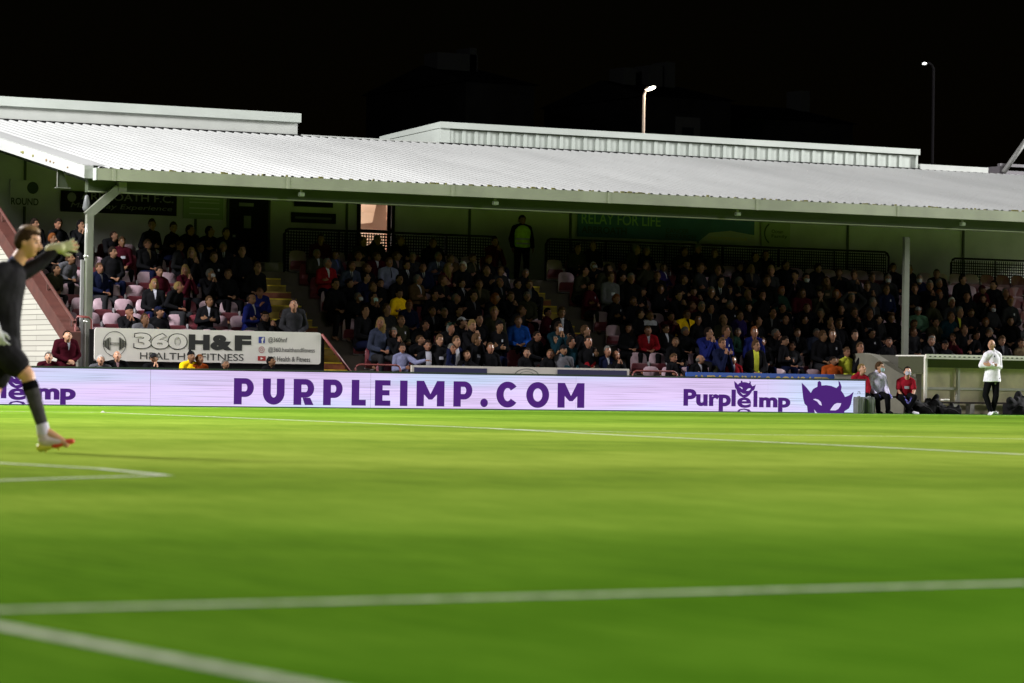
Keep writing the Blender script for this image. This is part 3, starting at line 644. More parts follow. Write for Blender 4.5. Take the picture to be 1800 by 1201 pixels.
on(o, 'bold_lettering', M['letter'], lambda b: [text_on(b, ch, SX(x0), SX(x1), .26, .585, -.034, .06) for ch, x0, x1 in (('H', 331, 368), ('&', 369.5, 409), ('F', 412, 441))])
on(o, 'thin_lettering', M['letter'], lambda b: text_on(b, 'HEALTH & FITNESS', SX(246), SX(428), .045, .19, -.034, 0))
on(o, 'handle_lettering', M['letter'], lambda b: (text_on(b, '@360hnf', SX(471), SX(504), .43, .56, -.034, .004), text_on(b, '@360.healthandfitness', SX(471), SX(553), .225, .35, -.034, .004), text_on(b, '360 Health & Fitness', SX(471), SX(545), .05, .155, -.034, .008)))
on(o, 'blue_icon', M['fb'], lambda b: poly_on(b, [(SX(454), .43), (SX(465), .43), (SX(465), .565), (SX(454), .565)], -.033, th=.002))
on(o, 'icon_letter', M['signw'], lambda b: text_on(b, 'f', SX(458.5), SX(463.5), .43, .55, -.036, .05))
on(o, 'pink_icon', M['ig'], lambda b: (ring_on(b, SX(459.5), .29, .068, .055, -.034, sx=1.0), ring_on(b, SX(459.5), .29, .032, .02, -.034)))
on(o, 'red_icon', M['yt'], lambda b: poly_on(b, [(SX(453), .055), (SX(467), .055), (SX(467), .155), (SX(453), .155)], -.033, th=.002))
on(o, 'play_triangle', M['signw'], lambda b: poly_on(b, [(SX(458), .08), (SX(463), .105), (SX(458), .13)], -.036, th=.002))
def dumb(b):
    c = SX(201); z = .355; ring_on(b, c, z, .262, .25, -.034)
    def oul(x0, x1, z0, z1, t=.009): b.box(x0, x1, -.036, -.032, z0, z0 + t); b.box(x0, x1, -.036, -.032, z1 - t, z1); b.box(x0, x0 + t, -.036, -.032, z0 + t, z1 - t); b.box(x1 - t, x1, -.036, -.032, z0 + t, z1 - t)
    oul(c - .10, c + .10, z - .025, z + .022)
    for s_ in (-1, 1):
        for i, hh in enumerate((.13, .11, .085, .06)):
            x = c + s_ * (.115 + .036 * i); oul(x - .016, x + .016, z - hh, z + hh, .008)
        oul(min(c + s_ * .25, c + s_ * .235), max(c + s_ * .25, c + s_ * .235), z - .02, z + .02, .005)
on(o, 'dumbbell_emblem', M['letter'], dumb)
o, w_, h_ = sign('sponsor_board', 'white edged board with two navy panels below the middle block', 722, 642, 1105, 668, 36.25, M['signw2'])
X_ = lambda x: P(x, 650, 36.2)[0] - P(722, 650, 36.2)[0]
on(o, 'navy_panel', M['navyp'], lambda b: (b.box(X_(727), X_(855), -.036, -.031, 0, h_ - .045), b.box(X_(979), X_(1101), -.036, -.031, 0, h_ - .04)))
on(o, 'oval_mark', M['dimletter'], lambda b: (ring_on(b, X_(925), .12, .17, .155, -.034, a0=0, a1=math.pi, sx=1.9), ring_on(b, X_(925), .12, .11, .10, -.034, a0=0, a1=math.pi, sx=1.9)))
o, w_, h_ = sign('blue_sponsor_board', 'blue board with yellow name lettering below the far block', 1205, 654, 1465, 678, 36.25, M['bluep'])
on(o, 'lettering', M['yel'], lambda b: text_on(b, 'ALEX GRINK & SONS LTD', .15, w_ - .12, .03, .245, -.034, .025))
o, w_, h_ = sign('plain_blue_board', 'short plain blue board behind the seated medics', 1542, 661, 1572, 690, 36.25, M['bluep'])
on(o, 'rim', M['navyp'], lambda b: b.box(0, w_, -.04, -.031, h_ - .02, h_))
o, w_, h_ = sign('short_white_board', 'short pale board behind the yellow shirted child', 1466, 658, 1495, 680, 36.25, M['signw2'])
on(o, 'rim', M['dimletter'], lambda b: b.box(0, w_, -.04, -.031, h_ - .02, h_))
def hoop(x0, x1, y, label):
    a, z = P(x0, y, 36.38); b = P(x1, y, 36.38)[0]; o = tag(empty('hoop_rail', (a, 36.38, .62)), label, 'railing', 'low maroon rails on the front wall'); h = z - .62; w = b - a
    MB().tube([(0, 0, 0), (0, 0, h - .08), (.03, 0, h - .03), (.09, 0, h), (w - .09, 0, h), (w - .03, 0, h - .03), (w, 0, h - .08), (w, 0, 0)], .022, 8).build('hoop', M['maroon'], o, True)
    MB().box(.0, w, -.01, .01, .0, h * .35).build('infill', M['stringer'], o)
hoop(625, 704, 641, 'low maroon rail hoop at the foot of the first stairway')
hoop(1112, 1190, 652, 'low maroon rail hoop at the foot of the second stairway')
a = P(562, 588, 36.3); b = P(617, 660, 36.3)
o = tag(empty('sloping_rail', (a[0], 36.2, a[1])), 'sloping maroon handrail beside the end of the white fitness sign', 'railing')
MB().tube([(0, 0, 0), (b[0] - a[0], 0, b[1] - a[1])], .03, 8).build('rail', M['maroon'], o, True); MB().tube([(b[0] - a[0], .02, b[1] - a[1]), (b[0] - a[0], .02, -a[1])], .025, 8).build('rail_post', M['maroon'], o, True)
o = tag(empty('end_hoop_rail', (23.35, 36.33, .62)), 'tall maroon rail hoop between brick wall and grey post', 'railing')
MB().tube([(-.12, 0, 0), (-.12, 0, 1.12), (-.08, 0, 1.2), (.18, 0, 1.18), (.24, 0, 1.12), (.26, 0, .6), (.26, 0, 0)], .024, 8).build('hoop', M['maroon'], o, True)

# ------------------------------------------------------------------ seats
ORD = ['', 'first', 'second', 'third', 'fourth', 'fifth', 'sixth', 'seventh', 'eighth', 'ninth', 'tenth', 'eleventh', 'twelfth', 'thirteenth', 'fourteenth', 'fifteenth', 'sixteenth', 'seventeenth', 'eighteenth', 'nineteenth', 'twentieth']
def ordw(i):
    if i <= 20: return ORD[i]
    return ('twenty-' if i < 30 else 'thirty-' if i < 40 else 'forty-') + (ORD[i % 10] or 'last')
def seat_back_mesh():
    mb = MB(); n = 10; vs = []; W = .225
    def outline():
        pts = [(-W, .38)]
        for i in range(9): t = math.pi - math.pi * i / 8; pts.append((W * .96 * math.copysign(abs(math.cos(t)) ** .6, math.cos(t)), .66 + .17 * math.sin(t) ** .7 if math.sin(t) > 1e-6 else .66))
        pts.append((W, .38)); return pts
    o_ = outline(); m2 = len(o_)
    for dy in (0, .018):
        for x, z in o_: vs.append((x, dy - .055 * (x / W) ** 2 + .05 * (z - .4), z))
    fs = []
    c0 = len(vs); vs.append((0, 0.006, .55)); vs.append((0, .026, .55))
    for i in range(m2): j = (i + 1) % m2; fs += [(c0, i, j), (c0 + 1, m2 + j, m2 + i), (i, m2 + i, m2 + j, j)]
    mb.add(vs, fs); return mb.mesh('backrest', M['seat'], True)
def seat_pan_mesh():
    mb = MB(); rings = []
    for (z, y, w_) in ((.36, -.02, .19), (.38, -.05, .21), (.46, -.085, .215), (.56, -.09, .20), (.585, -.085, .16)):
        rings.append([(-w_, y, z), (w_, y, z), (w_, y + .03, z), (-w_, y + .03, z)])
    mb.loft(rings); return mb.mesh('seat_pan', M['seat_dark'], False)
def seat_leg_mesh():
    mb = MB(); mb.box(.228, .252, -.12, .03, 0, .62); mb.box(-.2, .2, .0, .02, .34, .37); return mb.mesh('bracket', M['bracket'])
SB, SPN, SL = seat_back_mesh(), seat_pan_mesh(), seat_leg_mesh()
SEATV = .47
blocks = [(23.75, 28.75), (30.5, 36.0), (37.35, 53.5)]
BN = ['counting from the brick wall', 'counting from the first stairway', 'counting from the second stairway']
seat_spots = []
for bi, (a, b) in enumerate(blocks):
    n = int((b - a) / .5)
    for k in range(NR):
        for i in range(n): seat_spots.append((bi, k, i + 1, a + .25 + i * .5))

# ------------------------------------------------------------------ people
HEADR = .118
def head_fn(q):
    x, y, z = q.x / .077, q.y / .098, q.z / .122
    if z < 0: x *= 1 - .30 * (-z) ** 1.6; y = y * (1 - .12 * (-z)) if y > 0 else y * (1 - .02 * -z) - .04 * (-z)
    if z < -.15 and y > 0: y *= 1 - .45 * min(1, (-z - .15) / .7)
    if y < 0:                                        # brow, eye hollows
        for ex in (-.42, .42):
            d = ((x - ex) / .3) ** 2 + ((z - .04) / .18) ** 2
            y += .13 * math.exp(-d) * (1 if y < -.3 else 0)
        y -= .05 * math.exp(-((z - .26) / .1) ** 2 - (x / .7) ** 2)
        y -= .10 * math.exp(-((z + .86) / .15) ** 2 - (x / .35) ** 2)
        y -= .05 * math.exp(-((z + .48) / .07) ** 2 - (x / .3) ** 2)
    return Vector((x * .077, y * .098, z * .122))
def add_head(mb, c, rot):
    mb.ell(c, .077, .098, .122, rot, 28, 20, fn=head_fn)
    R3 = rot
    mb.caps(c + R3 @ Vector((0, -.088, .012)), c + R3 @ Vector((0, -.110, -.028)), .010, .016, 8)
    mb.caps(c + R3 @ Vector((-.012, -.100, -.034)), c + R3 @ Vector((.012, -.100, -.034)), .010, .010, 8)
    for s in (-1, 1): mb.ell(c + R3 @ Vector((s * .079, .008, -.005)), .012, .02, .033, R3, 8, 6)
def add_hand(mb, wr, d, n, curl=.5, sc=1.0, side=1, spread=.0, mi=0, fat=1.0):
    """wr wrist, d direction of the palm, n palm normal (fingers curl towards n), side=+1 thumb on the d x n side"""
    d = Vector(d).normalized(); n = Vector(n); n = (n - d * n.dot(d)).normalized(); sd = d.cross(n) * side; wr = Vector(wr)
    for t in (-.028, -.009, .010, .028): mb.caps(wr + sd * t * .7 * sc + d * .012 * sc, wr + (d * .088 + sd * t) * sc, .017 * sc * fat, .013 * sc * fat, 8, flat=.9)
    for t, L in ((.029, .070), (.010, .080), (-.009, .074), (-.027, .058)):
        b0 = wr + (d * .090 + sd * t) * sc; a1 = curl * .7; dr = (d * math.cos(a1) + n * math.sin(a1) + sd * t * 6 * spread).normalized()
        b1 = b0 + dr * L * .48 * sc; a2 = curl * 1.7; dr2 = (d * math.cos(a2) + n * math.sin(a2) + sd * t * 6 * spread).normalized()
        b2 = b1 + dr2 * L * .52 * sc; mb.caps(b0, b1, .0098 * sc * fat, .0088 * sc * fat, 8); mb.caps(b1, b2, .0088 * sc * fat, .0075 * sc * fat, 8)
    t0 = wr + (d * .03 + sd * .030) * sc; t1 = t0 + (d * .030 + sd * .032 + n * .010) * sc; t2 = t1 + (d * .034 + sd * .006 + n * .014) * sc
    mb.caps(t0, t1, .014 * sc * fat, .011 * sc * fat, 8); mb.caps(t1, t2, .0105 * sc * fat, .009 * sc * fat, 8)
def torso(mb, J, g=0.0, bulk=1.0, hem=False):
    pel, che, nek = J['pel'], J['che'], J['nek']
    side = (J['shR'] - J['shL']).normalized(); hs = (J['hiR'] - J['hiL']).normalized()
    ring = []
    def rg(c, up, sd, rx, ry): f = up.cross(sd).normalized(); return [c + sd * math.cos(t) * rx + f * math.sin(t) * ry for t in [2 * math.pi * k / 18 for k in range(18)]]
    up = (che - pel).normalized(); up2 = (nek - che).normalized()
    wst = pel.lerp(che, .45)
    sm = (hs + side).normalized()
    rings = [rg(pel - up * .10, up, hs, (.10 + g) * bulk, (.09 + g) * bulk), rg(pel - up * .05, up, hs, (.150 + g) * bulk, (.115 + g) * bulk), rg(pel + up * .04, up, hs, (.165 + g) * bulk, (.120 + g) * bulk),
             rg(wst, up, sm, (.145 + g) * bulk, (.112 + g) * bulk), rg(che - up * .02, up, side, (.168 + g) * bulk, (.122 + g) * bulk), rg(che.lerp(nek, .45), up2, side, (.165 + g) * bulk, .108 + g), rg(che.lerp(nek, .80), up2, side, .115 + g, .080 + g), rg(nek, up2, side, .055 + g * .5, .055 + g * .5)]
    if hem: rings[0] = rg(pel - up * hem, up, hs, (.172 + g) * bulk, (.128 + g) * bulk); rings[1] = rg(pel - up * (hem - .015), up, hs, (.178 + g) * bulk, (.134 + g) * bulk)
    mb.loft(rings)
def person_meshes(J, name, vox=.012, sleeves='long', hands=True, glove=False, leg='long', bulk=1.0, curl=.5, up_hair=True, jac_g=.016, coat=0.0, hem_=None, **kk):
    """body (one continuous surface), top, trousers, hair meshes for a pose given by its joints"""
    V = {k: Vector(v) for k, v in J.items() if k not in ('hrot',)}; hrot = J.get('hrot', Matrix.Identity(3)); hd = V['head']
    b = MB(); add_head(b, hd, hrot); b.caps(V['nek'] - Vector((0, 0, .04)), hd + hrot @ Vector((0, .02, -.06)), .060, .054, 12)
    torso(b, V)
    for s in 'LR':
        b.caps(V['sh' + s], V['el' + s], .050, .038); b.caps(V['el' + s], V['wr' + s], .038, .026)
        if hands: add_hand(b, V['wr' + s], V['hd' + s], V['hn' + s], curl, 1.0, 1 if s == 'R' else -1)
        b.caps(V['hi' + s], V['kn' + s], .080, .052); b.caps(V['kn' + s], V['an' + s], .052, .036)
        b.caps(V['kn' + s].lerp(V['an' + s], .25), V['kn' + s].lerp(V['an' + s], .45), .054, .048)
        fd = (V['to' + s] - V['an' + s]); b.caps(V['an' + s] - fd * .25 + Vector((0, 0, -.02)), V['to' + s], .038, .030)
    body = remesh(b.mesh('b', SK[0]), vox, 1); body.name = name + '_body'
    for mt in (SK[0], M['eye'], M['lip']):
        pass
    body.materials.clear(); [body.materials.append(x) for x in (SK[0], M['eye'], M['lip'])]
    inv = hrot.transposed(); mi = []
    for p in body.polygons:
        q = inv @ (p.center - hd); k = 0
        if q.y < -.06 and abs(q.z) < .13:
            if ((abs(q.x) - .031) / .014) ** 2 + ((q.z - .006) / .0075) ** 2 < 1: k = 1
            elif abs(abs(q.x) - .033) < .019 and abs(q.z - .031) < .0045: k = 1
            elif abs(q.x) < .024 and abs(q.z + .062) < .0075: k = 2
        mi.append(k)
    body.polygons.foreach_set('material_index', mi)
    g = jac_g; j = MB(); torso(j, V, g + .006, bulk, hem=hem_ or (.07 if V['hiL'].z < .7 else .13))
    j.caps(V['nek'] - Vector((0, 0, .03)), V['nek'] + (V['head'] - V['nek']) * .22, .072, .066, 12)
    for s in 'LR':
        j.caps(V['sh' + s] + (V['nek'] - V['sh' + s]) * .55, V['sh' + s], .060 + g, .062 + g)
        if sleeves == 'long': j.caps(V['sh' + s], V['el' + s], .060 + g, .047 + g); j.caps(V['el' + s], V['wr' + s].lerp(V['el' + s], .08), .047 + g, .034 + g * .7)
        else: j.caps(V['sh' + s], V['sh' + s].lerp(V['el' + s], .65), .060 + g, .056 + g)
        if coat: j.caps(V['hi' + s], V['hi' + s].lerp(V['kn' + s], coat), .105, .105)
    top = remesh(j.mesh('j', FM['black']), vox * 1.15, 2); top.name = name + '_top'
    t_ = MB()
    rr = []
    t_.caps(V['pel'] + Vector((-.06, 0, -.02)), V['pel'] + Vector((.06, 0, -.02)), .128, .128, 14)
    for s in 'LR':
        if leg == 'long': t_.caps(V['hi' + s], V['kn' + s], .100, .070); t_.caps(V['kn' + s], V['an' + s] + (V['kn' + s] - V['an' + s]) * .08, .072, .058)
        else: t_.caps(V['hi' + s], V['hi' + s].lerp(V['kn' + s], .72), .108, .105)
    tr = remesh(t_.mesh('t', FM['black']), vox * 1.15, 2); tr.name = name + '_legs'
    return body, top, tr, hd, hrot
def hair_mesh(style, hd=Vector((0, 0, 0)), rot=Matrix.Identity(3), gr=.014):
    def fn(q):
        u = Vector((q.x / .077, q.y / .098, q.z / .122)); r = 1.0; k = gr
        wob = 1 + .035 * math.sin(u.x * 13 + u.z * 9) * math.cos(u.y * 11)
        face = u.y < .15 and u.z < (.45 if style != 'fringe' else .30) and abs(u.x) < 1.1
        def lerp3(y):
            P_ = [(-1.1, .56 if style != 'fringe' else .38), (-.55, .50), (-.30, .12), (.0, .05), (.12, -.22), (.5, -.58), (1.1, -.60)]
            for (a_, b_), (c_, d_) in zip(P_[:-1], P_[1:]):
                if y <= c_: return b_ + (d_ - b_) * max(0, (y - a_)) / (c_ - a_)
            return -.6
        if style == 'bald': ins = (u.y < .0) or u.z > .42 or u.z < -.45
        elif style == 'long': ins = (u.y < -.25 and u.z < .50)
        else: ins = u.z < lerp3(u.y)
        p = head_fn(q)
        if style == 'long' and not ins and u.z < -.2: p = p + Vector((p.x * .25, .015, -.09 * (-u.z)))
        if ins: return p * .88
        return Vector((p.x * (1 + k / .077), p.y * (1 + k / .098) , p.z * (1 + k / .122))) * wob
    mb = MB(); mb.ell(hd, .077, .098, .122, rot, 30, 20, fn=fn)
    if style == 'long':
        for s in (-1, 1):
            for i in range(3): mb.caps(hd + rot @ Vector((s * (.062 + .008 * i), .01 + .03 * i, 0)), hd + rot @ Vector((s * (.075 + .01 * i), .02 + .035 * i, -.24 + .02 * i)), .028, .016, 8)
        mb.caps(hd + rot @ Vector((0, .075, 0)), hd + rot @ Vector((0, .085, -.22)), .06, .04, 10)
    return mb.mesh('hair_' + style, HM['dark'], True)
def cap_mesh(style='cap'):
    mb = MB()
    def fn(q):
        u = Vector((q.x / .077, q.y / .098, q.z / .122)); p = head_fn(q)
        return p * 1.16 if u.z > .30 else Vector((p.x * .85, p.y * .85, p.z * .5))
    if style == 'beanie': 
        mb.ell((0, 0, 0.012), .077, .098, .130, None, 20, 14, fn=lambda q: (q * 1.17 if q.z > .03 else q * .86)); mb.ell((0, .01, .165), .03, .03, .028, None, 10, 7)
    else:
        mb.ell((0, 0, 0), .077, .098, .122, None, 24, 16, fn=fn); mb.caps((0, -.095, .045), (0, -.16, .035), .058, .045, 14, flat=.10, side=(1, 0, 0))
    return mb.mesh(style, FM['black'], True)
def mask_mesh():
    mb = MB(); vs = []; fs = []
    for i in range(5):
        z = -.018 - .022 * i
        for j_ in range(9):
            a = (-64 + 16 * j_) * math.pi / 180; w_ = (.082 - (.012 * max(0, i - 2)))
            vs.append((math.sin(a) * w_ * .95, -math.cos(a) * (.118 - .006 * abs(i - 1.5)) + .002, z))
    for i in range(4):
        for j_ in range(8): a = i * 9 + j_; fs.append((a, a + 1, a + 10, a + 9))
    mb.add(vs, fs); me = mb.mesh('face_mask', FM['cyanmask'], True); return me
HAIRM = {s: hair_mesh(s) for s in ('short', 'bald', 'long', 'fringe')}
CAPM = {'cap': cap_mesh('cap'), 'beanie': cap_mesh('beanie')}
MASKM = mask_mesh()

def rotm(yaw_=0, pitch_=0, roll_=0): return (Matrix.Rotation(R_(yaw_), 3, 'Z') @ Matrix.Rotation(R_(pitch_), 3, 'X') @ Matrix.Rotation(R_(roll_), 3, 'Y'))
def stand_joints(arms='side', **k):
    J = dict(pel=(0, 0, .95), che=(0, .005, 1.27), nek=(0, .02, 1.49), head=(0, 0, 1.63), shL=(.17, .02, 1.42), shR=(-.17, .02, 1.42), hiL=(.09, 0, .92), hiR=(-.09, 0, .92),
             knL=(.11, -.02, .50), knR=(-.11, -.02, .50), anL=(.12, .02, .09), anR=(-.12, .02, .09), toL=(.14, -.14, .035), toR=(-.14, -.14, .035))
    if arms == 'side': J.update(elL=(.25, .04, 1.13), elR=(-.25, .04, 1.13), wrL=(.25, -.05, .90), wrR=(-.25, -.05, .90), hdL=(0, -.25, -1), hdR=(0, -.25, -1), hnL=(-1, 0, 0), hnR=(1, 0, 0))
    if arms == 'front': J.update(elL=(.26, .0, 1.14), elR=(-.26, .0, 1.14), wrL=(.07, -.17, .99), wrR=(-.07, -.17, .99), hdL=(-1, -.3, -.4), hdR=(1, -.3, -.4), hnL=(0, 1, -.1), hnR=(0, 1, -.1))
    if arms == 'fold': J.update(elL=(.24, -.05, 1.13), elR=(-.24, -.05, 1.13), wrL=(-.02, -.19, 1.19), wrR=(.03, -.225, 1.14), hdL=(-1, .12, .1), hdR=(1, .12, .1), hnL=(0, 1, 0), hnR=(0, 1, 0))
    if arms == 'clap': J.update(elL=(.22, -.12, 1.16), elR=(-.22, -.12, 1.16), wrL=(.04, -.30, 1.36), wrR=(-.04, -.30, 1.36), hdL=(-.25, -.3, 1), hdR=(.25, -.3, 1), hnL=(-1, 0, 0), hnR=(1, 0, 0))
    if arms == 'up': J.update(elL=(.33, -.1, 1.55), elR=(-.33, -.1, 1.55), wrL=(.12, -.08, 1.73), wrR=(-.12, -.08, 1.73), hdL=(-1, 0, .2), hdR=(1, 0, .2), hnL=(0, 0, -1), hnR=(0, 0, -1))
    J.update(k); return J
def sit_joints(arms='lap', **k):
    J = dict(pel=(0, 0, .52), che=(0, -.02, .84), nek=(0, -.01, 1.05), head=(0, -.03, 1.19), shL=(.17, -.01, .98), shR=(-.17, -.01, .98), hiL=(.09, -.03, .50), hiR=(-.09, -.03, .50),
             knL=(.12, -.43, .50), knR=(-.12, -.43, .50), anL=(.12, -.40, .09), anR=(-.12, -.40, .09), toL=(.13, -.54, .035), toR=(-.13, -.54, .035))
    if arms == 'lap': J.update(elL=(.24, -.06, .70), elR=(-.24, -.06, .70), wrL=(.08, -.26, .64), wrR=(-.08, -.26, .64), hdL=(-.6, -1, -.2), hdR=(.6, -1, -.2), hnL=(0, 0, -1), hnR=(0, 0, -1))
    if arms == 'fold': J.update(elL=(.24, -.08, .72), elR=(-.24, -.08, .72), wrL=(-.02, -.22, .76), wrR=(.03, -.255, .72), hdL=(-1, .12, .1), hdR=(1, .12, .1), hnL=(0, 1, 0), hnR=(0, 1, 0))
    if arms == 'chin': J.update(elL=(.18, -.26, .68), elR=(-.18, -.26, .68), wrL=(.04, -.27, .97), wrR=(-.04, -.27, .97), hdL=(-.25, .3, 1), hdR=(.25, .3, 1), hnL=(-1, 0, 0), hnR=(1, 0, 0))
    if arms == 'point': J.update(elL=(.34, -.22, .86), elR=(-.22, -.10, .70), wrL=(.55, -.34, .92), wrR=(.05, -.30, .74), hdL=(1, -.3, .1), hdR=(1, -.2, 0), hnL=(0, 0, -1), hnR=(0, 1, 0))
    J.update(k); return J
POSE = {}
def addpose(key, J, **k): POSE[key] = person_meshes(J, key, **k) + (J,)
addpose('TS', stand_joints('side'))
addpose('TH', stand_joints('front', head=(-.05, -.13, 1.56), nek=(-.03, -.07, 1.45), hrot=rotm(-15, -28)))
VAR = {}
def variants(kind, n, **k):
    rr = random.Random(hash(len(kind)) + ord(kind[0]) + n); VAR[kind] = []
    for i in range(n):
        J = sit_joints(kind, **k); lx = rr.uniform(-.07, .07); ly = rr.uniform(-.10, .03); hy = rr.uniform(-42, 42); hp = rr.uniform(-20, 4); tw = rr.uniform(-.06, .06)
        for key in ('che',): x, y, z = J[key]; J[key] = (x + lx * .5, y + ly * .5, z)
        for key in ('nek', 'shL', 'shR'): x, y, z = J[key]; J[key] = (x + lx, y + ly + (tw if key == 'shL' else -tw if key == 'shR' else 0), z - abs(lx) * .2 + (rr.uniform(-.02, .02)))
        x, y, z = J['head']; J['head'] = (x + lx * 1.25, y + ly * 1.2 - (.03 if hp < -8 else 0), z - (.03 if hp < -8 else 0)); J['hrot'] = rotm(hy, hp, rr.uniform(-6, 6))
        for key in ('elL', 'elR', 'wrL', 'wrR'): x, y, z = J[key]; J[key] = (x + lx * .6, y + ly * .4, z + rr.uniform(-.02, .02))
        for key in ('knL', 'knR', 'anL', 'anR', 'toL', 'toR'): x, y, z = J[key]; J[key] = (x + (.05 if 'L' in key else -.05) * rr.random(), y, z)
        nm = 'S%s%d' % (kind, i); addpose(nm, J, vox=.0135); VAR[kind].append(nm)
variants('lap', 6); variants('fold', 4); variants('chin', 3)
addpose('SP', sit_joints('point'))
addpose('SB', sit_joints('lap', head=(.06, -.16, 1.10), nek=(.03, -.10, 1.0), che=(.01, -.06, .82), shL=(.19, -.10, .93), shR=(-.14, -.09, .94), hrot=rotm(18, -22)))
addpose('SU', sit_joints('lap', elL=(.33, -.1, 1.12), elR=(-.33, -.1, 1.12), wrL=(.12, -.06, 1.30), wrR=(-.12, -.06, 1.30), hdL=(-1, 0, .2), hdR=(1, 0, .2), hnL=(0, 0, -1), hnR=(0, 0, -1)))
addpose('SK', sit_joints('lap', head=(0, -.13, 1.12), nek=(0, -.08, 1.02), hrot=rotm(5, -35), wrR=(-.03, -.30, .80), hdR=(.3, -.6, .6), hnR=(1, 0, 0), elR=(-.22, -.12, .72)))
addpose('S1', sit_joints('lap', wrR=(-.08, -.16, 1.08), elR=(-.26, -.16, .80), hdR=(.3, .3, .9), hnR=(0, 1, 0), hrot=rotm(-25, -8)))

_patch = {}
def patch(key, top, fn, zr, xr, m_, name, n=(9, 14), off=.006):
    """cloth detail (shirt front, tie, badge) laid over the clothes of a pose"""
    kk = (key, name)
    if kk in _patch: return _patch[kk]
    bvh = BVHTree.FromPolygons([v.co.copy() for v in top.vertices], [tuple(p.vertices) for p in top.polygons])
    idx = {}; vs = []; fs = []
    for i in range(n[1] + 1):
        z = zr[0] + (zr[1] - zr[0]) * i / n[1]; t = i / n[1]; a, b = fn(t)
        for j_ in range(n[0] + 1):
            x = a + (b - a) * j_ / n[0]; h = bvh.ray_cast(Vector((x, -1.2, z)), Vector((0, 1, 0)))
            if h[0] is not None: idx[i, j_] = len(vs); vs.append((x, h[0].y - off, z))
    for i in range(n[1]):
        for j_ in range(n[0]):
            q = [(i, j_), (i, j_ + 1), (i + 1, j_ + 1), (i + 1, j_)]
            if all(k in idx for k in q): fs.append(tuple(idx[k] for k in q))
    me = MB().add(vs, fs).mesh(name, m_, True); _patch[kk] = me; return me
def use(o, m_):
    o.material_slots[0].link = 'OBJECT'; o.material_slots[0].material = m_
PNAME = {'T': 'standing', 'S': 'seated'}
def make_person(loc, rz, pose, top='black', legs='black', hair='short', hcol='dark', skin=0, extra='', scale=1.0, hatcol='black', shirt='white', wscale=1.0, topname='jacket'):
    body, tm, lm, hd, hrot, J = POSE[pose]

    o = link('person', body); o.location = loc; o.rotation_euler = (0, 0, rz); o.scale = (wscale, wscale, scale)
    use(o, SK[skin])
    c = link(topname, tm, o); use(c, FM[top]); c = link('trousers', lm, o); use(c, FM[legs])
    rt = hrot.to_4x4(); rt.translation = hd
    if 'C' in extra or 'B' in extra: c = link('hat', CAPM['beanie' if 'B' in extra else 'cap'], o); c.matrix_local = rt; use(c, FM[hatcol])
    if not ('B' in extra): c = link('hair', HAIRM[hair], o); c.matrix_local = rt; use(c, HM[hcol])
    if 'M' in extra: c = link('face_mask', MASKM, o); c.matrix_local = rt; use(c, FM['white' if 'W' in extra else 'cyanmask'])
    nz = J['nek'][2]; hx = J['nek'][0]
    if 'V' in extra or 'T' in extra:
        c = link('shirt', patch(pose, tm, lambda t: (hx - .006 - .036 * t, hx + .006 + .036 * t), (nz - .20, nz + .035), 0, M['signw'], 'shirt'), o); use(c, FM[shirt])
    if 'T' in extra:
        c = link('tie', patch(pose, tm, lambda t: (hx - .014 + .006 * t, hx + .014 - .006 * t), (nz - .205, nz + .02), 0, M['letter'], 'tie', off=.012), o); use(c, FM['black'])
    if 'F' in extra:
        c = link('tee_front', patch(pose, tm, lambda t: (hx - .055 - .01 * t, hx + .055 + .01 * t), (nz - .46, nz + .02), 0, M['letter'], 'tee_front'), o); use(c, FM[shirt])
    if 'P' in extra:
        c = link('chest_print', patch(pose, tm, lambda t: (hx - .055, hx + .055), (nz - .24, nz - .18), 0, M['letter'], 'chest_print'), o); use(c, FM[shirt])
    if 'b' in extra:
        c = link('badge', patch(pose, tm, lambda t: (hx + .06, hx + .10), (nz - .17, nz - .12), 0, M['letter'], 'badge', (3, 3)), o); use(c, FM['white'])
    if 'Y' in extra:
        c = link('shoulder_panel', patch(pose, tm, lambda t: (hx - .17, hx + .17), (nz - .14, nz + .0), 0, M['letter'], 'shoulder_panel'), o); use(c, FM[shirt])
    return o

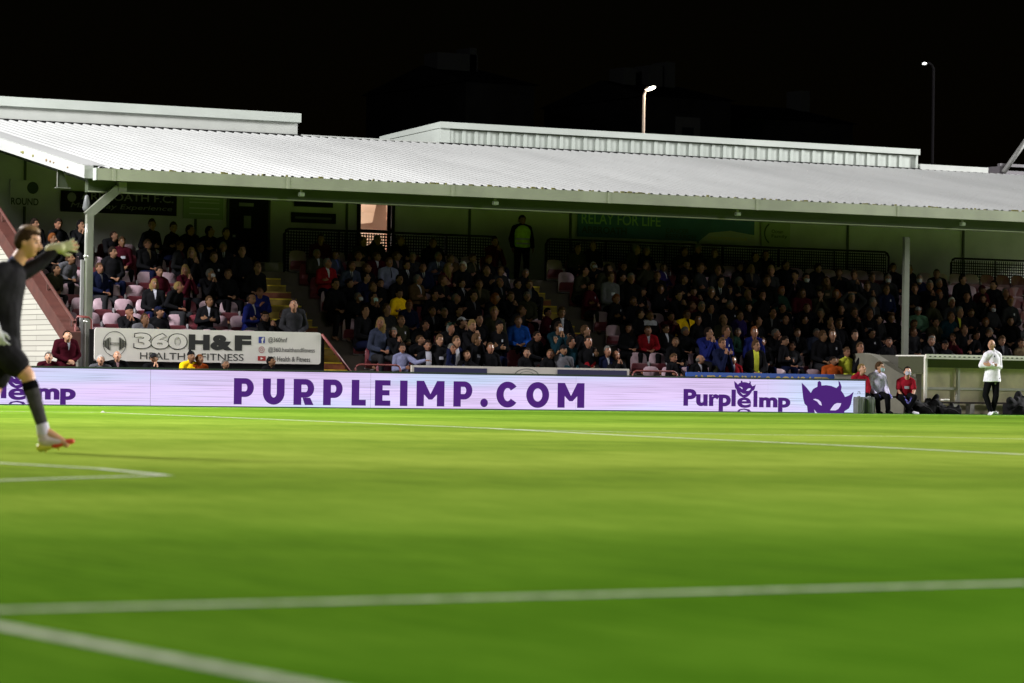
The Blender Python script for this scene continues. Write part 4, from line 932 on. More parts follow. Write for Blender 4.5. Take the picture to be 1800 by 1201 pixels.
# spectators surveyed from the photograph: x y pose top hair extra shirt/hat
CROWD = """
556 445 T olive short grey V white|572 461 TX red short grey V white|587 447 T bluegrey short dark V shirtblue|612 466 T bluegrey short brown T white|626 449 T black short brown Y tan|
641 470 T black short brown -|660 450 T maroon short brown V white|634 486 T navy short dark -|680 462 T lilac short brown T lilac|694 449 T charcoal short brown V pink|
725 451 T charcoal short grey T bluegrey|710 467 T black short dark T white|701 490 ? black short dark -|731 490 TX brown short grey V white|620 517 ? black short grey MW -|656 522 ? black short dark M -|
702 517 TX yellow short dark -|718 535 S navy short ginger -|635 545 T black short dark -|676 542 ? charcoal short brown -|666 558 S bluegrey long blond -|701 562 ? olive short brown b|
736 566 ? black short dark -|690 585 S black short grey -|708 613 SP lilac short dark -|764 450 T bluegrey short grey T white|791 454 T brown short brown T white|745 469 T navy short dark T white|
779 469 T maroon long blond V tan|811 467 T black short white -|829 455 T olive short brown V tan|857 457 ? black short ginger -|851 471 ? black short brown -|878 475 ? charcoal short brown -|
921 479 ? black short grey -|769 491 ? black short brown V olive|811 499 ? black short dark T white|843 499 ? olive short brown V tan|875 495 ? black bald brown V grey|756 517 ? black short dark -|
795 520 T black short grey -|826 519 T black short dark V grey|867 522 ? black long ginger -|892 522 SC black short brown -|924 522 T olive short grey -|856 541 ? charcoal short grey -|
871 546 ? olive short blond -|756 546 ? black short brown V grey|808 565 T black short dark C white|822 573 ? black short blond -|871 565 T black short dark Cb black|913 563 TF blue short brown -|
787 572 ? black short grey C green|833 588 T black short brown P grey|769 599 S black short brown P white|753 608 S black short dark F white|784 607 S charcoal short grey -|797 599 S navy short brown F white|
862 610 S black short brown -|815 634 S black short brown -|931 501 ? black short brown V grey|962 550 S maroon short black P white|989 546 ? black short brown V white|981 569 T teal short dark MW -|
1017 565 SB black short brown V tan|1033 588 S black short dark b|965 621 S black short brown -|987 616 SL grey short dark C black|1034 618 S red short dark P white|1066 616 S navy short grey V white|1077 625 S black bald brown -|
1041 464 T black short white MW -|1058 467 T olive long dark -|1070 488 S grey short brown P white|1037 504 S maroon short dark b|1081 526 T black short ginger b|1113 530 ? black short brown -|
1103 576 S black long dark -|1092 488 S olive short dark -|1106 490 ? black short grey -|1094 471 ? black short dark -|1136 467 T olive long brown -|1164 469 T purple short dark V white|1156 484 ? black short brown -|
1194 490 T black short brown -|1229 472 T charcoal short brown -|1261 473 T charcoal short brown -|1260 493 ? black short dark T white|1290 493 ? black short grey V grey|1118 511 ? black short brown Cb charcoal|
1159 507 T black short brown b|1248 507 ? black short grey -|1218 513 SC maroon short dark -|1280 511 T black short brown -|1207 536 T maroon short brown b|1278 537 ? black short grey b|
1247 540 ? black short dark V grey|1141 554 S black short brown Y white|1174 557 SC maroon short dark -|1203 554 ? yellow short brown V black|1268 560 ? olive bald brown -|1298 554 ? purple short brown -|
1202 581 T black short grey -|1140 580 T red short brown V white|1166 579 S black short dark V white|1244 584 SC royal short dark -|1268 579 S royal short brown b|1294 583 S green short grey -|
1263 604 S navy short brown -|1222 630 S black bald grey V white|1265 630 S olive short black V grey|1288 637 S red short dark V white|1182 645 S black short brown -|1321 473 T charcoal long blond V tan|
1349 476 S charcoal short blond -|1347 494 ? black short brown -|1396 484 TC black short black V pink|1417 489 ? black short dark MW -|1451 493 T olive long brown P tan|1317 516 SC green short blond -|
1373 512 ? green short ginger -|1406 516 ? maroon long brown -|1470 517 S black long ginger -|1351 544 SB black short dark V grey|1372 540 SX black short dark P grey|1328 562 ? black short dark -|
1379 561 ? black bald brown -|1444 552 ? black short grey -|1459 559 SC black short black -|1326 580 T royal short ginger b|1361 585 S black short grey -|1399 586 S black short brown T grey|
1432 586 T bluegrey short grey -|1443 589 S black short brown -|1463 587 TF black short brown b|1327 606 TS black short brown F lime|1390 607 SL charcoal short dark P grey|1500 484 T charcoal short brown -|
1534 489 ? charcoal short brown -|1563 489 T charcoal short grey MW -|1523 504 S black short brown -|1558 508 T navy short brown b|1498 524 TU charcoal short grey -|1531 530 ? charcoal short grey V grey|
1496 550 T black short brown -|1523 550 ? black short brown P grey|1601 508 ? black short brown -|1489 620 TF lime short brown -|1461 643 SL orange short dark -|1531 585 T black short black b|
1612 548 S mint short brown C white|1606 570 ? black short brown -|1635 598 S black short grey V grey|1619 489 T navy short grey MW -|1631 503 SC black short grey -|1649 516 ? black short ginger -|
1672 530 ? charcoal short white -|1680 542 ? black short grey V lime|1664 551 ? teal short brown -|1707 551 ? black short brown -|1643 566 S olive short dark V tan|1636 599 S black short brown V grey|
1659 605 S black short brown C black|1673 594 SC maroon short brown -|1730 565 S black short ginger b|1744 541 S charcoal short dark MW -|1762 600 S black short brown V grey|1724 508 ? maroon short brown C maroon|
1764 511 ? black short grey -|1777 530 ? charcoal short ginger b|1797 574 ? grey short brown -|1796 604 S tan short dark P white|
59 392 T black short dark P white|103 395 T black short dark -|143 395 T black short black -|196 411 T black short dark -|113 449 S grey short brown -|89 468 SB olive short dark -|90 418 T black short ginger -|
173 470 S navy short brown V grey|212 426 S maroon short brown P white|196 442 S black short dark -|230 547 S black short ginger B black|260 395 T black short dark -|297 400 T black short dark -|332 403 T black short dark -|365 405 T black short black -|
393 408 T black short dark -|255 430 T black short brown V tan|315 433 S charcoal short brown V maroon|335 445 S black long blond -|350 434 S black short brown V grey|372 453 S black short brown b|395 433 T black short grey T white|
426 438 S black short dark -|281 478 S maroon short dark -|324 475 S maroon long blond -|369 480 S black short grey MW -|398 480 S black short brown -|302 498 S black short blond -|269 500 S black long blond V white|
362 528 SX black short brown V white|275 547 S black short dark C navy|252 553 S grey short brown -|447 463 SB black short brown -|456 510 S royal short brown -|440 527 S royal bald brown V white|497 553 S black short brown -|465 557 SC black short dark -|
612 500 ? black short dark -|650 500 ? navy short brown -|590 500 ? black short dark -|668 505 ? black short dark -|780 545 ? black short grey -|800 545 ? black short dark -|735 600 S black short brown -|840 560 ? black short dark -|
905 500 ? black short dark -|905 540 ? charcoal short brown -|940 590 S black short dark -|975 595 S black short grey -|1000 600 T teal short dark -|1120 550 T black short dark -|1185 520 ? black short dark -|1185 600 S black short brown -|
1225 560 ? black short dark -|1230 540 ? black short grey -|1310 540 ? black short dark -|1340 520 ? black short dark -|1340 600 S black short brown -|1375 600 S black short dark -|1420 540 ? black short brown -|1410 560 ? black short dark -|
1480 540 ? black short dark -|1475 570 ? black short brown -|1500 590 S black short dark -|1515 610 S black short brown -|1540 560 ? charcoal short dark -|1560 600 S black short dark -|1565 560 ? black short brown -|1555 630 S black short dark -|
1650 480 T black short dark -|1690 490 T black short dark -|1690 575 ? black short brown -|1715 590 S black short dark -|1740 585 S black short grey -|1775 565 ? black short dark -|1700 520 ? black short dark -|1745 500 ? black short dark -|1300 470 T black short dark -|1380 465 T black short dark -|1200 465 T black short dark -|1475 480 T charcoal short brown -|1435 470 T black short dark -
"""
DESC = {'bluegrey': 'blue grey', 'royal': 'royal blue', 'mint': 'pale green', 'lime': 'bright yellow', 'charcoal': 'charcoal'}
HW = {'dark': 'dark', 'brown': 'brown', 'blond': 'fair', 'grey': 'grey', 'white': 'white', 'ginger': 'ginger', 'black': 'black'}
recs = []; occ = {}
for line in CROWD.replace('\n', '').split('|'):
    q = line.split()
    if len(q) < 6: continue
    x, y = float(q[0]), float(q[1]); best = None
    for k in range(NR + 1):
        for post_ in ('S',):
            if k == NR and post_ == 'S': continue
            vv = V0 + DEP * k + (.34 if post_ == 'S' else .26) + (.25 if k == NR else 0)
            pt = back(x, y, v=vv - (.03 if post_ == 'S' else 0)); h = pt.z - (tread(k) if k < NR else CONC); nom = (1.19 if post_ == 'S' else 1.63); r = h / nom
            cost = abs(r - .99) + (.03 if post_ == 'T' and q[2] == '?' else 0)
            if k < NR and not any(a - .1 < pt.x < b + .1 for a, b in blocks): cost += .5
            for ou in occ.get((k), []):
                d = abs(ou - pt.x)
                if d < .46: cost += (.46 - d) * .9
            if best is None or cost < best[0]: best = (cost, k, post_, pt.x, vv, r)
    _, k, post_, uu, vv, r = best; occ.setdefault(k, []).append(uu)
    recs.append(dict(q=q, x=x, y=y, k=k, p=post_, u=uu, v=vv, r=min(1.16, max(.86, r)), z=tread(k) if k < NR else CONC))
rf = random.Random(31)
for bi, (a, b) in enumerate(blocks):
    if bi == 0: continue
    for k in range(NR):
        u = a + .25
        while u < min(b, 50.5):
            if len(recs) < 284 and all(abs(o_ - u) > .47 for o_ in occ.get(k, [])) and rf.random() < (.5 if k > 0 else .15):
                occ.setdefault(k, []).append(u)
                recs.append(dict(q=['0', '0', '?', rf.choice(['black', 'black', 'black', 'charcoal', 'navy', 'maroon', 'olive']), 'short', rf.choice(['dark', 'brown', 'grey', 'dark', 'black']), '-'], x=0, y=0, k=k, p='S', u=u + rf.uniform(-.06, .06), v=V0 + DEP * k + .34, r=rf.uniform(.92, 1.05), z=tread(k)))
            u += .5
def block_of(u): return 0 if u < 29.7 else 1 if u < 36.7 else 2
ROWN = ['front row', 'second row', 'third row', 'fourth row', 'fifth row', 'sixth row', 'seventh row', 'eighth row', 'ninth row', 'rear walkway']
grp = {}
for r in recs: grp.setdefault((block_of(r['u']), r['k']), []).append(r)
for key, L in grp.items():
    L.sort(key=lambda r: r['u'])
    for i, r in enumerate(L): r['i'] = i + 1
BNP = ['from the brick wall', 'past the first stairway', 'past the second stairway']
sit_occ = set()
EXPL = {'TX': 'fold', 'SX': 'fold', 'TC': 'chin', 'SC': 'chin', 'TS': 'lap', 'SL': 'lap', 'TF': 'lap'}
def pick(q):
    if q[2] in ('SP', 'SB'): return q[2]
    if q[2] == 'TU': return 'SU'
    if q[2] in EXPL: return rnd.choice(VAR[EXPL[q[2]]])
    ex = q[6] if len(q) > 6 else ''
    if any(c in ex for c in 'VTFPYb'): return rnd.choice(VAR['lap'] + VAR['fold'][:2])
    return rnd.choice(VAR['lap'] + VAR['lap'] + VAR['fold'] + VAR['chin'] + ['SB', 'SK', 'S1'])
for r in recs:
    r['key'] = pick(r['q']); r['rz'] = R_(rnd.uniform(-22, 26)) + (R_(-14) if r['u'] > 42 else R_(4)); r['legs'] = rnd.choice(['black', 'navy', 'charcoal', 'black', 'black']); r['ws'] = .98 + rnd.uniform(-.05, .07)
    if r['key'] == 'SP': r['ws'] = .86
GARM = {'black': 'jacket', 'yellow': 'waterproof', 'lime': 'top', 'lilac': 'shirt', 'mint': 'top', 'white': 'top'}
for r in recs:
    q = r['q']; style = q[4]; hc = q[5]; ex = q[6] if len(q) > 6 else ''
    c5 = q[7] if len(q) > 7 and q[7] in FAB else ('black' if 'C' in ex or 'B' in ex else 'white')
    key = r['key']
    r['o'] = o = make_person((r['u'], r['v'], r['z']), r['rz'], key, q[3], r['legs'], style, hc, rnd.choice([0, 0, 1, 1, 2]), '' if ex == '-' else ex, r['r'], c5, c5, r['ws'])
    dc = DESC.get(q[3], q[3]); b = block_of(r['u'])
    ht = ''
    if 'B' in ex: ht = 'bobble hat, '
    elif 'C' in ex: ht = c5 + ' cap, '
    elif 'M' in ex: ht = 'face mask, '
    elif hc in ('grey', 'white', 'ginger', 'blond'): ht = HW[hc] + (' long' if style == 'long' else '') + ' hair, '
    elif 'T' in ex: ht = 'tie, '
    lab = '%s in %s top, %s%s, %s %s' % ('seated', dc, ht, ROWN[r['k']], ordw(r['i']), BNP[b])
    tag(o, lab, 'spectator', 'spectators in the stand')
    if r['p'] == 'S': sit_occ.add((b, r['k'], round(r['u'] * 2)))

# seats: those in sight are things of their own; those under seated people are one mass
cand = []
for bi, k, i, u in seat_spots:
    occp = any(r['p'] == 'S' and r['k'] == k and abs(r['u'] - u) < .27 for r in recs)
    stand_same = any(r['p'] == 'T' and r['k'] == k and abs(r['u'] - u) < .3 for r in recs)
    fr = any(r['k'] in (k - 1,) and abs(r['u'] - u) < .25 for r in recs)
    vis = 0 if u > 50.5 else 1
    d = (k * 1.0) + (8 if occp else 0) + (5 if stand_same else 0) + (2 if fr else 0) + (0 if vis else 20)
    cand.append((d, bi, k, i, u))
cand.sort()
rest = MB()
for n, (d, bi, k, i, u) in enumerate(cand):
    vv = V0 + DEP * k + SEATV; z = tread(k)
    if n < 285 and d < 20:
        s = tag(empty('stadium_seat', (u, vv, z)), 'tip-up seat, %s, %s %s' % (ROWN[k], ordw(i), BNP[bi]), 'seat', 'tip-up seats in the stand')
        bk = link('backrest', SB, s); pn = link('seat_pan', SPN, s); link('bracket', SL, s)
        if bi == 1 and k < 3 or rnd.random() < .06: use(bk, M['seat_dark'])
    elif d < 8 or True:
        for me in (SB, SPN, SL):
            rest.add([(v.co.x + u, v.co.y + vv, v.co.z + z) for v in me.vertices], [tuple(p.vertices) for p in me.polygons])
tag(rest.build('further_seats', M['seat_dark']), 'remaining tip-up seats hidden under and behind the spectators', 'seats', kind='stuff')

# people along the front and at the dugout
def placed(x, y, v, pose, label, z0=0.0, cat='person', group=None, rz=0, ws=1.0, **k):
    pt = back(x, y, v=v); nom = 1.19 if pose[0] == 'S' else 1.63; r = (pt.z - z0) / nom
    o = make_person((pt.x, v, z0), rz, pose, scale=r, wscale=ws, **k); tag(o, label, cat, group); return o
def stool(x, v, h, label):
    u = P(x, 640, v)[0]; o = tag(empty('folding_stool', (u, v, 0)), label, 'stool', 'stools behind the board')
    MB().box(-.18, .18, -.16, .16, h - .03, h).build('seat', M['bag'], o)
    for sx in (-1, 1):
        for sy in (-1, 1): MB().box(sx * .16 - .012, sx * .16 + .012, sy * .14 - .012, sy * .14 + .012, 0, h - .031).build('leg', M['pipe'], o)
for (x, y, ps, top, hr_, hc, ex, c5, lb) in [
        (87, 626, 'SL', 'maroon', 'short', 'grey', '', 'black', 'grey haired head above the board in front of the brick wall'),
        (178, 631, 'SL', 'grey', 'short', 'white', '', 'black', 'white haired person sitting below the dumbbell emblem'),
        (207, 624, 'SL', 'black', 'bald', 'brown', 'V', 'pink', 'balding person in dark coat sitting below the dumbbell emblem'),
        (268, 630, 'SC', 'black', 'short', 'grey', 'C', 'charcoal', 'person in grey cap with hands at face below the fitness sign'),
        (332, 626, 'SL', 'yellow', 'short', 'black', 'B', 'black', 'person in black bobble hat and yellow bib below the fitness sign'),
        (347, 630, 'SL', 'orange', 'short', 'ginger', '', 'black', 'person in orange bib below the fitness sign'),
        (392, 639, 'SL', 'black', 'short', 'grey', '', 'black', 'grey head turned away below the middle of the fitness sign'),
        (467, 634, 'SL', 'black', 'short', 'black', '', 'black', 'dark haired person in profile in front of the red icon')]:
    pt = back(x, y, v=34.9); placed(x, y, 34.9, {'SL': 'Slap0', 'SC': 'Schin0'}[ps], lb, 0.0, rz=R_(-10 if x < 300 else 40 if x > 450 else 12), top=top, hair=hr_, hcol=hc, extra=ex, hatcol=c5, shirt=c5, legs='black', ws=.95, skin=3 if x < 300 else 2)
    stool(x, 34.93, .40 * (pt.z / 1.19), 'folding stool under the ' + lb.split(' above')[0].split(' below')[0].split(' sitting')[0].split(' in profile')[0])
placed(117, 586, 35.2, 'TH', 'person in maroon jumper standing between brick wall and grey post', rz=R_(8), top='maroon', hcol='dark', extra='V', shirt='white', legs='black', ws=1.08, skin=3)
placed(517, 531, 36.85, 'TH', 'standing person in dark grey jumper leaning over the end of the fitness sign', z0=Z0 + RISE, rz=R_(-8), top='charcoal', hcol='dark', legs='black', ws=1.05)
placed(1011, 466, VC - .3, 'TS', 'person in black top and grey trousers climbing at the top of the second stairway', z0=CONC - .32, rz=R_(30), top='black', legs='grey', hcol='brown', extra='b')
placed(660, 426, 43.3, 'TS', 'dark figure standing against the lit window', z0=CONC, rz=R_(5), top='black', hcol='black')
st = placed(918, 387, 43.2, 'TS', 'steward in yellow hi-vis vest standing on the rear walkway above the second stairway', z0=CONC, rz=R_(-8), top='black', hcol='dark', legs='black', ws=1.08)
tm = POSE['TS'][1]
for c in list(st.children):
    if c.name.startswith('hair'): pass
vz = MB(); torso(vz, {k: Vector(v) for k, v in POSE['TS'][5].items()}, .038); vm = remesh(vz.mesh('v', FM['hivis']), .014, 1)
ve = link('hivis_vest', vm, st); use(ve, FM['hivis']) if ve.material_slots else vm.materials.append(FM['hivis'])
_m = patch('vest', vm, lambda t: (-.17, .17), (1.10, 1.15), 0, FM['white'], 'reflective_band'); link('reflective_band', _m, st)
_m = patch('vest2', vm, lambda t: (-.17, .17), (.98, 1.03), 0, FM['white'], 'reflective_band'); link('reflective_band', _m, st)

# medics on the bench by the end of the board
mb_ = tag(empty('low_bench', (42.0, 34.3, 0)), 'low bench under the seated medics beside the board', 'bench')
MB().box(-1.0, 1.1, -.05, .3, .36, .40).build('seat', M['bench'], mb_)
for x in (-.9, 1.0): MB().box(x - .03, x + .03, 0, .25, 0, .359).build('leg', M['dugw'], mb_)
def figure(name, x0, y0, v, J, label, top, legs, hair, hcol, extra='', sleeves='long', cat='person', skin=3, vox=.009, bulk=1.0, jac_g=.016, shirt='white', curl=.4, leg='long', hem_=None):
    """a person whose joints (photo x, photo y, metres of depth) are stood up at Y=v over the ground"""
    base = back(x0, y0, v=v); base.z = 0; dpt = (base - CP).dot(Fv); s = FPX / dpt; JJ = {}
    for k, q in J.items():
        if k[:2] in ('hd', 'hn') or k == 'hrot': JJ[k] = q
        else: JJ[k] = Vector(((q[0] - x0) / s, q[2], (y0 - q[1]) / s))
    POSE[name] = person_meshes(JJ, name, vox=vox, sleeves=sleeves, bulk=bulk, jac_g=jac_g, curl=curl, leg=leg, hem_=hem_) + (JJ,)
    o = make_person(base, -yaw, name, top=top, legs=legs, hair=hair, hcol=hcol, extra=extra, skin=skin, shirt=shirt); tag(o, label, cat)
    return o, JJ
def feet(o, JJ, m_, sides='LR'):
    for s_ in sides:
        A_ = Vector(JJ['an' + s_]); T_ = Vector(JJ['to' + s_]); d = T_ - A_; sh = MB(); sh.caps(A_ - d * .25 + Vector((0, 0, -.03)), T_ + d * .1, .046, .036, 12)
        q = remesh(sh.mesh('shoe', m_), .01, 1); q.materials.clear(); q.materials.append(m_); link('shoe', q, o)
def gloves(o, JJ, m_, curl=.4):
    for s_ in 'LR':
        g_ = MB(); add_hand(g_, JJ['wr' + s_], JJ['hd' + s_], JJ['hn' + s_], curl, 1.04, 1 if s_ == 'R' else -1, fat=1.25); g_.caps(Vector(JJ['wr' + s_]) - Vector(JJ['hd' + s_]).normalized() * .04, JJ['wr' + s_], .032, .032)
        q = remesh(g_.mesh('glove', m_), .008, 0); q.materials.clear(); q.materials.append(m_); link('glove', q, o)
GLB = mat('blue_nitrile', (.14, .13, .45), .4)
RED = 'medred'; FM[RED] = mat('staff_red_fabric', (.24, .012, .022), .9, .18, 14, bump=.25, spec=0)
o, JJ = figure('M1', 1512, 729, 34.4, dict(head=(1514, 652, 0), nek=(1509, 662, .03), che=(1509, 677, .03), pel=(1512, 695, .04), shL=(1521, 668, .06), shR=(1500, 668, -.05), elL=(1526, 684, -.02), wrL=(1522, 695, -.2), hdL=(-.4, -1, -.2), hnL=(0, 0, -1),
    elR=(1499, 684, -.1), wrR=(1510, 697, -.25), hdR=(.6, -1, -.2), hnR=(0, 0, -1), hiL=(1517, 697, 0), hiR=(1506, 697, 0), knL=(1524, 700, -.38), knR=(1512, 700, -.40), anL=(1526, 724, -.34), anR=(1512, 724, -.36), toL=(1528, 728, -.48), toR=(1513, 728, -.5), hrot=rotm(42, -28)),
    'person in red jacket with fair fringe looking down behind the board end', RED, 'black', 'fringe', 'blond')
feet(o, JJ, FM['black'])
o, JJ = figure('M2', 1543, 729, 34.4, dict(head=(1545, 648, 0), nek=(1541, 659, .03), che=(1540, 676, .03), pel=(1541, 696, .04), shL=(1552, 665, .08), shR=(1529, 665, -.04), elL=(1557, 683, .04), wrL=(1560, 695, -.14), hdL=(.4, -1, -.5), hnL=(0, 0, -1),
    elR=(1526, 684, -.10), wrR=(1537, 696, -.28), hdR=(.6, -1, -.2), hnR=(0, 0, -1), hiL=(1547, 697, 0), hiR=(1535, 697, 0), knL=(1556, 699, -.38), knR=(1538, 700, -.40), anL=(1558, 724, -.34), anR=(1541, 724, -.34), toL=(1563, 728, -.46), toR=(1545, 728, -.48), hrot=rotm(60, -6)),
    'person in pale lilac polo shirt with mask turned towards the dugout', 'polo', 'black', 'short', 'brown', extra='Mb')
feet(o, JJ, FM['black']); gloves(o, JJ, GLB)
o, JJ = figure('M3', 1592, 729, 34.35, dict(head=(1593, 656, -.14), nek=(1592, 667, -.06), che=(1591, 680, -.02), pel=(1590, 697, .08), shL=(1602, 673, -.04), shR=(1580, 673, -.04), elL=(1605, 689, -.12), wrL=(1600, 701, -.30), hdL=(-.5, -.4, -1), hnL=(-1, 0, .3),
    elR=(1578, 690, -.12), wrR=(1587, 703, -.30), hdR=(.5, -.4, -1), hnR=(1, 0, .3), hiL=(1596, 698, .05), hiR=(1584, 698, .05), knL=(1604, 700, -.30), knR=(1580, 701, -.32), anL=(1592, 723, -.36), anR=(1600, 725, -.30), toL=(1596, 728, -.48), toR=(1609, 728, -.34), hrot=rotm(5, -24)),
    'person in short sleeved red shirt with mask and blue gloves leaning forward', RED, 'black', 'short', 'black', extra='MPW', sleeves='short')
feet(o, JJ, FM['black'], 'L'); feet(o, JJ, FM['sweat'], 'R'); gloves(o, JJ, GLB)

# ------------------------------------------------------------------ dugout
DU = P(1628, 660, 34.5)[0]; DT = 1.36
dg_ = tag(empty('dugout', (DU, 34.5, 0)), 'low cream dugout with white framed roof at the touchline', 'dugout')
b = MB(); b.box(.03, 9, .95, 1.07, 0, DT - .14); b.build('back_panel', M['cream'], dg_)
b = MB(); b.box(.03, 9, .89, .948, .56, .62); b.build('back_rail', M['dugw'], dg_)
b = MB(); b.box(-.04, 9, 0, 1.15, DT - .03, DT); b.build('roof_panel', M['dugw'], dg_)
b = MB(); b.box(-.04, 9, -.04, -.001, DT - .085, DT + .02); b.build('fascia', M['dugw'], dg_)
b = MB()
for i in range(64):
    x = .05 + i * .14; b.box(x, x + .06, -.046, -.0405, DT - .045, DT - .02)
b.build('fascia_slots', M['fascia'], dg_)
for x in (0, 3.1, 6.3): MB().box(x - .03, x + .03, -.0, .06, 0 if x else .3, DT - .031).build('post', M['dugw'], dg_)
for x in (1.55, 4.4): MB().box(x - .03, x + .03, .80, .889, 0, DT - .031).build('rear_post', M['dugw'], dg_)
b = MB(); b.box(-.02, .02, .065, 1.07, .93, DT - .031); b.build('side_valance', mat('green_side', (.05, .055, .025), .9), dg_)
b = MB(); b.box(.021, 9, .7, .79, DT - .28, DT - .032); b.build('inner_valance', mat('green_valance', (.12, .13, .06), .8), dg_)
bn = tag(empty('team_bench', (DU + .7, 34.95, 0)), 'long dark bench with pale legs inside the dugout', 'bench')
MB().box(0, 6, 0, .28, .24, .28).build('seat', M['bench'], bn)
for x in (.5, 1.0, 2.6, 4.2): MB().box(x - .06, x + .06, .02, .2, 0, .239).build('leg', M['dugw'], bn)
# wing wall between stand and dugout
ww = tag(empty('wing_wall', (43.15, 34.6, 0)), 'pale rendered wing wall sloping down beside the dugout', 'wall')
b = MB(); pts = [(2.3, 0), (2.3, 1.38), (1.9, 1.40), (1.5, 1.36), (.5, .98), (.1, .86), (0, .78), (0, 0)]; n_ = len(pts)
vs = [(0, a, z) for a, z in pts] + [(.22, a, z) for a, z in pts]; tp_ = sorted([p for p in pts if p[1] > 0]); 
for (a0, z0_), (a1, z1_) in zip(tp_[:-1], tp_[1:]):
    if a1 - a0 > 1e-4: b.add([(x_, a_, z_) for x_ in (0, .22) for a_, z_ in ((a0, 0), (a1, 0), (a1, z1_), (a0, z0_))], [(0, 1, 2, 3), (7, 6, 5, 4), (3, 2, 6, 7)] + ([(0, 3, 7, 4)] if a0 == 0 else []) + ([(1, 5, 6, 2)] if a1 > 2.2 else []))
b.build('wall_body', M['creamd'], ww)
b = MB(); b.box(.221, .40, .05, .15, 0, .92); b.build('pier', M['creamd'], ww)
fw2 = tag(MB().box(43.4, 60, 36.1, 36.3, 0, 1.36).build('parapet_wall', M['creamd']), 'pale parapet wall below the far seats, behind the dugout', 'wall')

# kit bags, coolers, bottle
def blob(name, label, cat, x, y, v, w_, d_, h_, m_, n=5, group=None):
    u = P(x, y, v)[0]; rr = random.Random(int(x * 7)); me = MB()
    me.box(-w_ * .45, w_ * .45, -d_ * .4, d_ * .4, 0.0, h_ * .45)
    for i in range(n + 2):
        c = Vector((rr.uniform(-.38, .38) * w_, rr.uniform(-.25, .25) * d_, h_ * rr.uniform(.35, .55))); e_ = Vector((rr.uniform(-.3, .3) * w_, rr.uniform(-.1, .1) * d_, rr.uniform(-.1, .35) * h_))
        me.caps(c - e_, c + e_, h_ * rr.uniform(.12, .26), h_ * rr.uniform(.08, .20), 8, flat=rr.uniform(.5, 1))
    q = remesh(me.mesh(name, m_), .02, 3); o = link(name, q); o.location = (u, v, 0); q.materials.clear(); q.materials.append(m_)
    tag(o, label, cat, group)
    s = MB(); s.tube([(-w_ * .42, -d_ * .42, h_ * .2), (-w_ * .2, -d_ * .46, h_ * .42), (w_ * .1, -d_ * .47, h_ * .30), (w_ * .3, -d_ * .44, .02)], .014, 6); s.build('strap', M['black'], o)
    return o
blob('kit_bag', 'black kit bag beside the masked medic at the dugout end', 'bag', 1622, 710, 34.2, .55, .4, .42, M['bag'], group='kit bags at the dugout')
blob('kit_bag', 'tall heap of black and maroon kit bag under the dugout corner post', 'bag', 1642, 708, 34.3, .5, .4, .47, M['bag'], 7, group='kit bags at the dugout')
blob('kit_bag', 'long low black kit bag in front of the bench legs', 'bag', 1668, 718, 34.1, .6, .35, .30, M['bag'], group='kit bags at the dugout')
blob('kit_bag', 'large black kit bag with white lettering beyond the manager', 'bag', 1790, 706, 34.0, .75, .45, .55, M['bag'], 7, group='kit bags at the dugout')
o = tag(empty('folded_towel', (P(1668, 708, 33.9)[0], 34.05, .31)), 'small white towel on the long low kit bag', 'towel'); MB().box(-.09, .09, -.06, .06, 0, .04).build('cloth', M['signw'], o, bevel=.012)
def cooler(x, label):
    u = P(x, 715, 33.32)[0]; o = tag(empty('drinks_cooler', (u, 33.2, 0)), label, 'cooler', 'grey drinks coolers at the end of the board')
    r = MB(); n = 14; rings = []
    for z, rad in ((0, .115), (.02, .125), (.18, .125), (.34, .13), (.345, .115)): rings.append([(rad * math.cos(2 * math.pi * i / n), rad * math.sin(2 * math.pi * i / n), z) for i in range(n)])
    r.loft(rings); r.build('barrel', M['cool'], o)
    for i in range(3): a = R_(-130 + 40 * i); MB().box(math.cos(a) * .132 - .006, math.cos(a) * .132 + .006, math.sin(a) * .132 - .006, math.sin(a) * .132 + .006, .03, .33).build('rib', M['dimletter'], o)
    MB().tube([(0, 0, .346), (0, 0, .375), (0, 0, .376), (0, 0, .395)], [.12, .12, .04, .035], 14).build('lid', M['cool'], o)
    MB().tube([(-.03, 0, .44), (-.025, 0, .49), (.025, 0, .49), (.03, 0, .44)], .008, 6).build('handle', M['black'], o)
cooler(1504, 'ribbed grey drinks cooler closest to the board letters'); cooler(1522, 'ribbed grey drinks cooler closest to the medics')
o = tag(empty('water_bottle', (P(1664, 700, 35.4)[0] + .02, 35.05, .28)), 'small clear bottle standing on the dugout bench', 'bottle'); MB().tube([(0, 0, 0), (0, 0, .15), (0, 0, .18), (0, 0, .22)], [.03, .03, .012, .012], 8).build('bottle_body', M['dugw'], o, True)

# manager
o, JJ = figure('MG', 1743, 732, 32.85, dict(head=(1741, 609, -.01), nek=(1744, 621, .02), che=(1744, 641, .02), pel=(1743, 667, .01), shL=(1754, 627, .08), shR=(1732, 627, -.10), elL=(1756, 647, .02), wrL=(1737, 644, -.24), hdL=(-1, .1, .15), hnL=(0, 1, 0),
    elR=(1722, 645, -.14), wrR=(1738, 645, -.20), hdR=(1, .1, .1), hnR=(0, 1, 0), hiL=(1749, 669, .04), hiR=(1737, 669, -.05), knL=(1750, 698, .0), knR=(1731, 697, -.05), anL=(1746, 724, .08), anR=(1741, 726, -.06), toL=(1752, 728, .06), toR=(1737, 731, -.16), hrot=rotm(-28, -10)),
    'bald person in white sweatshirt and black trousers standing with arms folded', 'sweat', 'black', 'bald', 'grey', vox=.008, bulk=1.08, jac_g=.020, curl=.3, hem_=.085)
feet(o, JJ, FM['sweat'])
link('trouser_badge', patch('MG', POSE['MG'][2], lambda t: (.05, .08), (.70, .74), 0, FM['white'], 'trouser_badge', (3, 3)), o)
